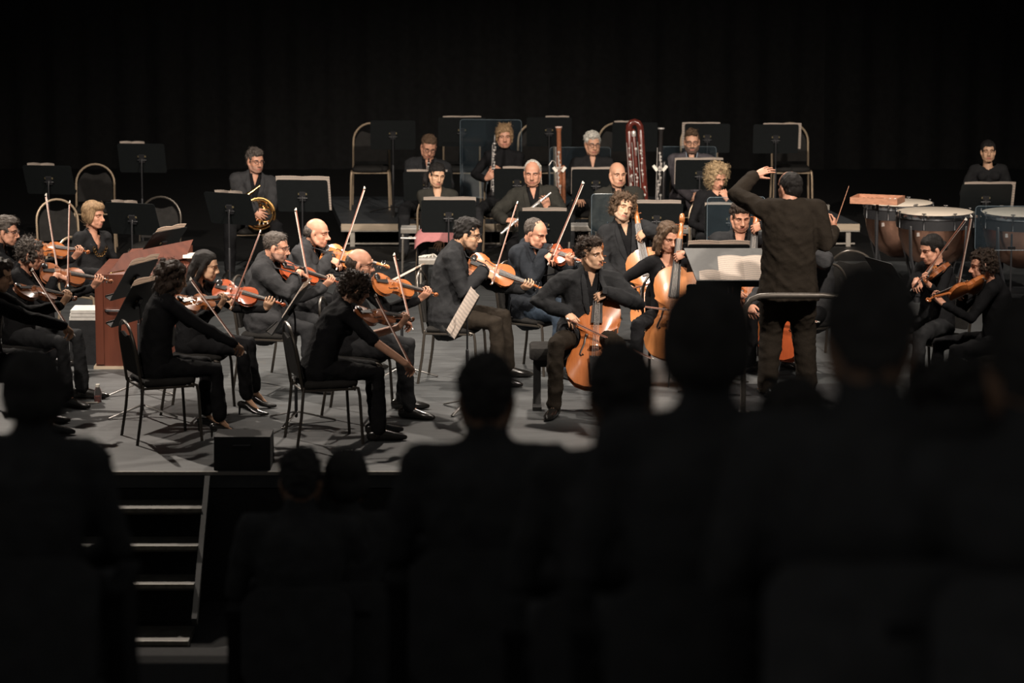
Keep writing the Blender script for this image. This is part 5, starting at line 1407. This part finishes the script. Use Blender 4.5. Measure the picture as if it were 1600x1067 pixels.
# ================================================================== winds in hand and on stands
pipe('flute', 'silver flute lying across the woman flautist\'s lap', W(626, 372, 31.0), W(692, 373, 30.98), [(0, .0105), (.05, .0105), (1, .0098)], SILVER, 'flute', 12, .0045, keyside=(0, -.4, 1))
pipe('flute', 'flute held diagonally by the grey-haired balding man', W(861, 301, 30.60), W(783, 365, 30.52), [(0, .0098), (.9, .0105), (1, .0105)], SILVER, 'flute', 14, .0045, keyside=(0, -1, .3))
pipe('clarinet', 'black clarinet in the mouth of the bent clarinettist', W(670, 247, 33.72), W(668, 318, 33.42), [(0, .005), (.06, .009), (.1, .014), (.85, .015), (.93, .022), (1, .036)], BLACKWOOD, 'clarinet', 13, .0045, rings=(.12, .3, .55, .84))
pipe('clarinet', 'black clarinet held upright beside the turtleneck woman\'s face', W(773, 211, 33.52), W(770, 305, 33.45), [(0, .006), (.05, .011), (.12, .016), (.88, .017), (.94, .026), (1, .042)], BLACKWOOD, 'clarinet', 15, .005, rings=(.14, .32, .55, .86))
# bassoons
bs = pipe('bassoon', 'brown bassoon standing upright between the flautist and the white-haired man', W(873, 198, 33.45), W(876, 395, 33.40), [(0, .030), (.02, .031), (.04, .024), (.3, .026), (.33, .033), (.36, .028), (.8, .034), (1, .036)], MAPLE_B, 'bassoon', 22, .007, rings=(.32, .62), bell=mat('pink_bell_ring', (0.6, 0.42, 0.36), rough=0.35))
MB().tube([(.028, .40, .01), (.05, .36, .02), (.075, .35, .035), (.11, .40, .05)], .004, n=6).obj('crook', SILVER, bs)
MB().tube([(-.045, .42, 0), (-.045, 1.15, 0)], .019, n=10).obj('wing_joint', MAPLE_B, bs)
for s in (-1, 1): MB().box((s * .045, .445, .03), (.016, .03, .01), R=np.array([[.8, -.6 * s, 0], [.6 * s, .8, 0], [0, 0, 1]])).obj('hand_rest', IVORY, bs)
MB().tube([(0, 1.27, 0), (0, 1.325, 0)], .012, n=8).obj('stand_peg', METAL_D, bs)
b2 = pipe('bassoon', 'black bassoon standing upright left of the bearded young man', W(1033, 200, 33.5), W(1027, 395, 33.42), [(0, .030), (.015, .031), (.035, .021), (.3, .025), (.33, .032), (.36, .028), (1, .034)], BLACKWOOD, 'bassoon', 26, .007, rings=(.32, .62), bell=SILVER)
MB().tube([(-.045, .36, 0), (-.045, 1.2, 0)], .019, n=10).obj('wing_joint', BLACKWOOD, b2)
for s in (-1, 1): MB().box((s * .05, .42, .03), (.016, .035, .01), R=np.array([[.8, -.6 * s, 0], [.6 * s, .8, 0], [0, 0, 1]])).obj('hand_rest', IVORY, b2)
# contrabassoon: folded red tubes with a U bend on top
A = W(990, 189, 33.35); B = W(1003, 378, 33.25); L = np.linalg.norm(B - A); d = unit(B - A); z = orth((0, -1, 0), d)
cb = empty('contrabassoon', M=mtx(A, np.cross(d, z), d, z)); tag(cb, 'large red folded contrabassoon behind the bald man', 'contrabassoon')
def cbt(name, pts, r, m_): return MB().tube(pts, r, n=12).obj(name, m_, cb)
cbt('bow_bend', [(-.065, .11, 0), (-.063, .06, 0), (-.045, .028, 0), (-.012, .012, 0), (.022, .018, 0), (.048, .045, 0), (.055, .10, 0)], .037, MAPLE_R)
cbt('wide_tube', [(-.065, .10, 0), (-.060, L * .55, 0), (-.052, L * .97, 0)], [.037, .038, .038], MAPLE_R)
cbt('middle_tube', [(.010, .10, .028), (.006, L * .6, .028), (.004, L * .92, .028)], .021, MAPLE_R)
cbt('outer_tube', [(.055, .09, 0), (.075, L * .55, 0), (.085, L * .92, 0)], [.036, .036, .032], MAPLE_R)
for x in (-.065, .010, .055): cbt('ferrule', [(x, .115, .0 if x != .010 else .028), (x, .15, .0 if x != .010 else .028)], .034 if x != .010 else .025, SILVER)
cbt('metal_bell', [(.105, L * .55, .01), (.112, L * .80, .01)], [.020, .034], SILVER)
rng = np.random.default_rng(3)
for i in range(54):
    y = rng.uniform(.18, .95) * L; x = rng.choice([-.06, .005, .065]) + rng.uniform(-.012, .012); zz = .052 if abs(x) < .03 else .042
    mb = MB(); mb.tube([(x, y, zz - .006), (x, y, zz + .004)], rng.uniform(.008, .014), n=8, cap='flat'); mb.tube([(x, y, zz + .004), (x + rng.uniform(-.015, .015), y + rng.uniform(.03, .09), zz)], .003, n=5); mb.obj('key', SILVER, cb)
for x in (-.025, .035, .09): MB().tube([(x, .22, .05), (x, L * .9, .05)], .003, n=5).obj('key_rod', SILVER, cb)
MB().tube([(.0, L * .9, 0), (0, L + .02, 0)], .012, n=8).obj('floor_spike', METAL_D, cb)
# oboe on a peg behind the woman cellist
pipe('oboe', 'slim black oboe standing on a peg left of the frizzy blonde woman', W(1057, 321, 30.6), W(1055, 402, 30.55), [(0, .002), (.08, .003), (.1, .010), (.88, .012), (.95, .02), (1, .024)], BLACKWOOD, 'oboe', 16, .0045, rings=(.1, .4, .7))
ob_ = W(1055, 402, 30.55); pegs = empty('instrument_peg', (ob_[0], ob_[1], 0)); tag(pegs, 'small peg stand under the slim black oboe', 'instrument stand')
MB().tube([(0, 0, .02), (0, 0, float(ob_[2]) + .06)], .008, n=8).obj('peg', METAL_D, pegs)
for k in range(4): MB().tube([(0, 0, .03), tuple(adir(45 + 90 * k) * .12 + UP * .008)], .006, n=6).obj('leg', METAL_D, pegs)

# pink cloth on the flautist's lap, small tables
cl = MB(); cc = W(680, 381, 31.02)
V = []; nx, ny = 14, 10
for j in range(ny + 1):
    for i in range(nx + 1):
        x = (i / nx - .5) * .40; y = (j / ny - .5) * .30
        zz = .63 - .08 * max(0, abs(x) - .12) / .08 - .9 * max(0, -y - .03) + .006 * math.sin(i * 1.7) + .005 * math.sin(j * 2.1 + i)
        V.append((x, y, zz))
F = [(j * (nx + 1) + i, j * (nx + 1) + i + 1, (j + 1) * (nx + 1) + i + 1, (j + 1) * (nx + 1) + i) for j in range(ny) for i in range(nx)]
cl.add(V, F); o = cl.obj('cleaning_cloth', C_PINK, None, angle=None); o.location = (cc[0], cc[1] + .02, 0)
sm = o.modifiers.new('thick', 'SOLIDIFY'); sm.thickness = .004; tag(o, 'pink cloth spread over the woman flautist\'s lap', 'cloth')
def small_table(px, py, Y, w_, d_, label, items=0):
    c = W(px, py, Y); t = empty('side_table', (c[0], c[1], 0)); tag(t, label, 'table', 'side tables')
    h_ = c[2]
    MB().box((0, 0, h_), (w_, d_, .012)).obj('table_top', LIGHTBOX, t)
    MB().box((0, -d_ - .002, h_ - .02), (w_, .006, .02)).obj('front_edge', ALU, t)
    for x in (-w_ + .02, w_ - .02):
        for y in (-d_ + .02, d_ - .02): MB().tube([(x, y, h_ - .01), (x * 1.1, y * 1.1, 0)], .009, n=6).obj('leg', ALU, t)
    return c
c = small_table(671, 404, 30.5, .10, .12, 'small pale table left of the woman flautist\'s feet')
for k in range(6):
    o = MB().tube([(-.05, 0, 0), (.0, 0, .012), (.05, 0, .016)], [.006, .009, .004], n=6).obj('reed', IVORY, None)
    o.location = (c[0] - .05 + .02 * k, c[1] - .03 + .012 * k, c[2] + .02); o.rotation_euler = (0, 0, .4 * k); tag(o, 'pale cane strip lying in a heap on the small table', 'reed', 'cane strips on the small table')
small_table(642, 356, 32.6, .10, .12, 'small pale table beside the clarinettist\'s knee')
small_table(905, 352, 31.9, .12, .12, 'small table behind the small clear shield')
small_table(1066, 356, 31.6, .10, .12, 'small table left of the frizzy blonde woman')

# ================================================================== timpani
def timpano(px, py, Y, R_, label, hd=.86):
    c = np.array([XA(px, Y, hd), Y, 0]); t = empty('timpani', c); tag(t, label, 'timpani', 'timpani')
    pr = [(R_ * .97, hd - .04), (R_ * .975, hd - .12), (R_ * .94, hd - .24), (R_ * .84, hd - .36), (R_ * .64, hd - .46), (R_ * .35, hd - .52), (.08, hd - .54), (0, hd - .54)]
    MB().lathe(pr[::-1], 40).obj('bowl', COPPER, t, angle=70)
    MB().lathe([(0, hd), (R_ * .98, hd), (R_, hd - .004), (R_, hd - .012)][::-1], 40).obj('drum_head', DRUMHEAD, t)
    MB().lathe([(R_ * 1.0, hd - .05), (R_ * 1.045, hd - .05), (R_ * 1.05, hd - .028), (R_ * 1.045, hd - .006), (R_ * 1.0, hd - .004), (R_ * 1.0, hd - .05)], 40).obj('counter_hoop', CHROME, t)
    MB().lathe([(R_ * .99, hd - .15), (R_ * 1.01, hd - .15), (R_ * 1.01, hd - .055), (R_ * .99, hd - .055)], 40).obj('rim_band', METAL_D, t)
    for k in range(8):
        a = math.radians(22 + 45 * k); d = np.array([math.cos(a), math.sin(a), 0])
        mb = MB(); mb.tube([d * R_ * 1.05 + UP * (hd + .012), d * R_ * 1.05 + UP * (hd - .14)], .006, n=6); mb.tube([d * R_ * 1.05 + UP * (hd + .012) - np.cross(d, UP) * .018, d * R_ * 1.05 + UP * (hd + .012) + np.cross(d, UP) * .018], .005, n=6); mb.obj('tension_rod', CHROME, t)
    for k in range(4):
        a = math.radians(45 + 90 * k); d = np.array([math.cos(a), math.sin(a), 0])
        MB().tube([d * R_ * 1.04 + UP * (hd - .12), d * R_ * 1.0 + UP * (hd - .40), d * R_ * .75 + UP * .20, d * R_ * .7 + UP * .08], [(.02, .012)] * 4, n=6, side=np.cross(d, UP)).obj('strut', METAL_D, t)
        MB().lathe([(0, 0), (.03, .0), (.03, .05), (0, .05)], 12, tuple(d * R_ * .7)).obj('caster', METAL_D, t)
    MB().lathe([(0, .06), (R_ * .72, .06), (R_ * .72, .10), (0, .10)], 24).obj('base_ring', METAL_D, t)
    MB().box((0, R_ * .75, .09), (.06, .12, .015)).obj('pedal', METAL_D, t)
    MB().box((-R_ * .5, -R_ * .80, hd - .19), (.03, .004, .018), R=np.array([[.86, -.5, 0], [.5, .86, 0], [0, 0, 1]])).obj('name_plate', SILVER, t)
    return t
timpano(1461, 336, 30.55, .365, 'middle timpani drum with pale head behind the sleek-haired violinist')
timpano(1404, 323, 31.3, .335, 'left timpani drum under the wooden tray')
timpano(1600, 341, 30.5, .40, 'right timpani drum behind the clear shield at the picture edge')
tr = empty('mallet_tray', (XA(1371, 30.2, .95), 30.2, 0)); tag(tr, 'wooden tray with mallets on a stand beside the timpani', 'tray')
c = W(1374, 313, 30.2); hz = c[2]
Rt = np.array([[.94, .34, 0], [-.34, .94, 0], [0, 0, 1]])
MB().box((0, 0, hz - .012), (.22, .155, .008), R=Rt).obj('tray_floor', TRAYW, tr)
for dx, dy, hx, hy in ((0, -.155, .228, .008), (0, .155, .228, .008), (-.22, 0, .008, .155), (.22, 0, .008, .155)):
    MB().box(Rt @ np.array((dx, dy, 0)) + np.array((0, 0, hz + .008)), (hx, hy, .03), R=Rt).obj('tray_side', TRAYW, tr)
MB().tube([(0, 0, hz - .02), (0, 0, .12)], .014, n=8).obj('pole', METAL_D, tr)
for k in range(3): MB().tube([(0, 0, .32), tuple(adir(30 + 120 * k) * .25 + UP * .01)], .009, n=6).obj('leg', METAL_D, tr)
for k in range(5):
    m_ = empty('timpani_mallet', (c[0] - .10 + .045 * k, c[1] - .02, hz + .012), .35 + .05 * k); tag(m_, 'pale felt timpani mallet lying in the wooden tray', 'mallet', 'mallets in the tray')
    MB().tube([(0, -.10, 0), (0, .12, .004)], .004, n=6).obj('shaft', TRAYW, m_); MB().ell((0, -.11, .004), (.02, .02, .018)).obj('felt_head', IVORY, m_)

# ================================================================== small things on the stage floor
sp = G(377, 738); sb = empty('stage_monitor', (sp[0], YF + .22, 0)); tag(sb, 'black box loudspeaker at the stage edge before the violins', 'loudspeaker')
mb = MB(); mb.prism([(-.19, 0), (.19, 0), (.14, .235), (-.16, .235)], -.20, .20, M=(np.array([[0, 0, 1], [1, 0, 0], [0, 1, 0]]), (0, 0, 0))); mb.obj('cabinet', M_BLACKP, sb)
MB().box((0, .18, .115), (.18, .008, .095), R=np.array([[1, 0, 0], [0, .985, -.17], [0, .17, .985]])).obj('grille', METAL_D, sb)
MB().tube([(-.06, -.18, .17), (-.06, -.2, .18), (.06, -.2, .18), (.06, -.18, .17)], .008, n=6).obj('handle', METAL_D, sb)
bp = G(153, 628); bo = empty('drink_bottle', bp); tag(bo, 'small glass bottle with red drink standing on the floor', 'bottle')
GLASSB = mat('bottle_glass', (0.5, 0.5, 0.5), rough=0.05); GLASSB.node_tree.nodes['Principled BSDF'].inputs['Transmission Weight'].default_value = 0.9
MB().lathe([(0, 0), (.028, 0), (.03, .01), (.03, .075), (.026, .095), (.017, .115), (.016, .128)], 20).obj('glass', GLASSB, bo)
MB().lathe([(0, .003), (.0265, .003), (.027, .012), (.027, .05), (0, .05)], 20).obj('drink', mat('red_drink', (0.35, 0.04, 0.02), rough=0.2), bo)
MB().lathe([(.018, .122), (.018, .143), (0, .143)], 20).obj('cap', IVORY, bo)
wt = empty('pencil', tuple(G(148, 628) + np.array((-.03, -.07, .006)))); tag(wt, 'short white stick lying in front of the red bottle', 'pencil')
MB().tube([(-.06, 0, 0), (.06, .01, 0)], .006, n=8).obj('barrel', IVORY, wt); MB().tube([(.06, .01, 0), (.075, .0125, 0)], [.006, .001], n=8).obj('tip', TRAYW, wt)

# ================================================================== audience in the dark
def audience(px, ptop, Y, hair, lab, fem=False, yaw=90, size=1.0):
    z = tier_z(Y)
    s = FPX / Y
    p = person(lab, Y, px, (px, ptop + .135 * s, .02), yaw, 90, sk=SK_OLIVE, hair=(hair[0], C_AUD2), fem=fem, neck=.135, broad=1.12, outfit='turtle', jc=C_AUD, tc=C_AUD, pitch=3, bottom=True, z0=z, pelz=None, size=size)
    x = p['P'][0]
    t = empty('theatre_seat', (x, Y, z)); tag(t, 'dark upholstered auditorium seat under the ' + lab, 'theatre seat', 'auditorium seats')
    MB().box((0, .05, .42), (.23, .22, .05)).obj('seat_cushion', C_AUD, t)
    mb = MB(); mb.prism(rrect(.22, .20, .08), -.04, .04, M=(np.array([[1, 0, 0], [0, .17, -.98], [0, .98, .17]]), (0, -.24, .54))); mb.obj('seat_back', C_AUD, t)
    for sx in (-.26, .26):
        MB().box((sx, 0, .30), (.025, .16, .30)).obj('side_panel', M_BLACKP, t); MB().box((sx, .02, .62), (.03, .19, .015)).obj('armrest', M_BLACKP, t)
    return p
audience(470, 697, 12.6, ('short_thick', H_DBROWN), 'left of two small dark heads at the stage front')
audience(542, 697, 12.7, ('bob', H_DBROWN), 'right of two small dark heads at the stage front', True)
audience(760, 548, 9.2, ('short_thick', H_DBROWN), 'dark audience member with large ears before the violist')
audience(970, 529, 7.6, ('short_thick', H_DBROWN), 'dark audience head in front of the solo cellist\'s instrument', True)
audience(1104, 437, 6.5, ('bob', H_DBROWN), 'largest round dark head, before the woman cellist', True, size=1.05)
audience(1358, 413, 5.9, ('short_thick', H_DBROWN), 'dark audience member right of the conductor')
audience(1238, 578, 7.7, ('short', H_DBROWN), 'dark head below the conductor\'s legs')
audience(1496, 545, 7.5, ('wavy_dark', H_DBROWN), 'dark head below the sleek-haired violinist', True)
audience(1612, 455, 5.8, ('short_thick', H_DBROWN), 'dark audience member at the right picture edge')
audience(52, 540, 9.1, ('bob', H_DBROWN), 'dark audience member at the left picture edge', True)
bpy.data.scenes.remove(TMP)
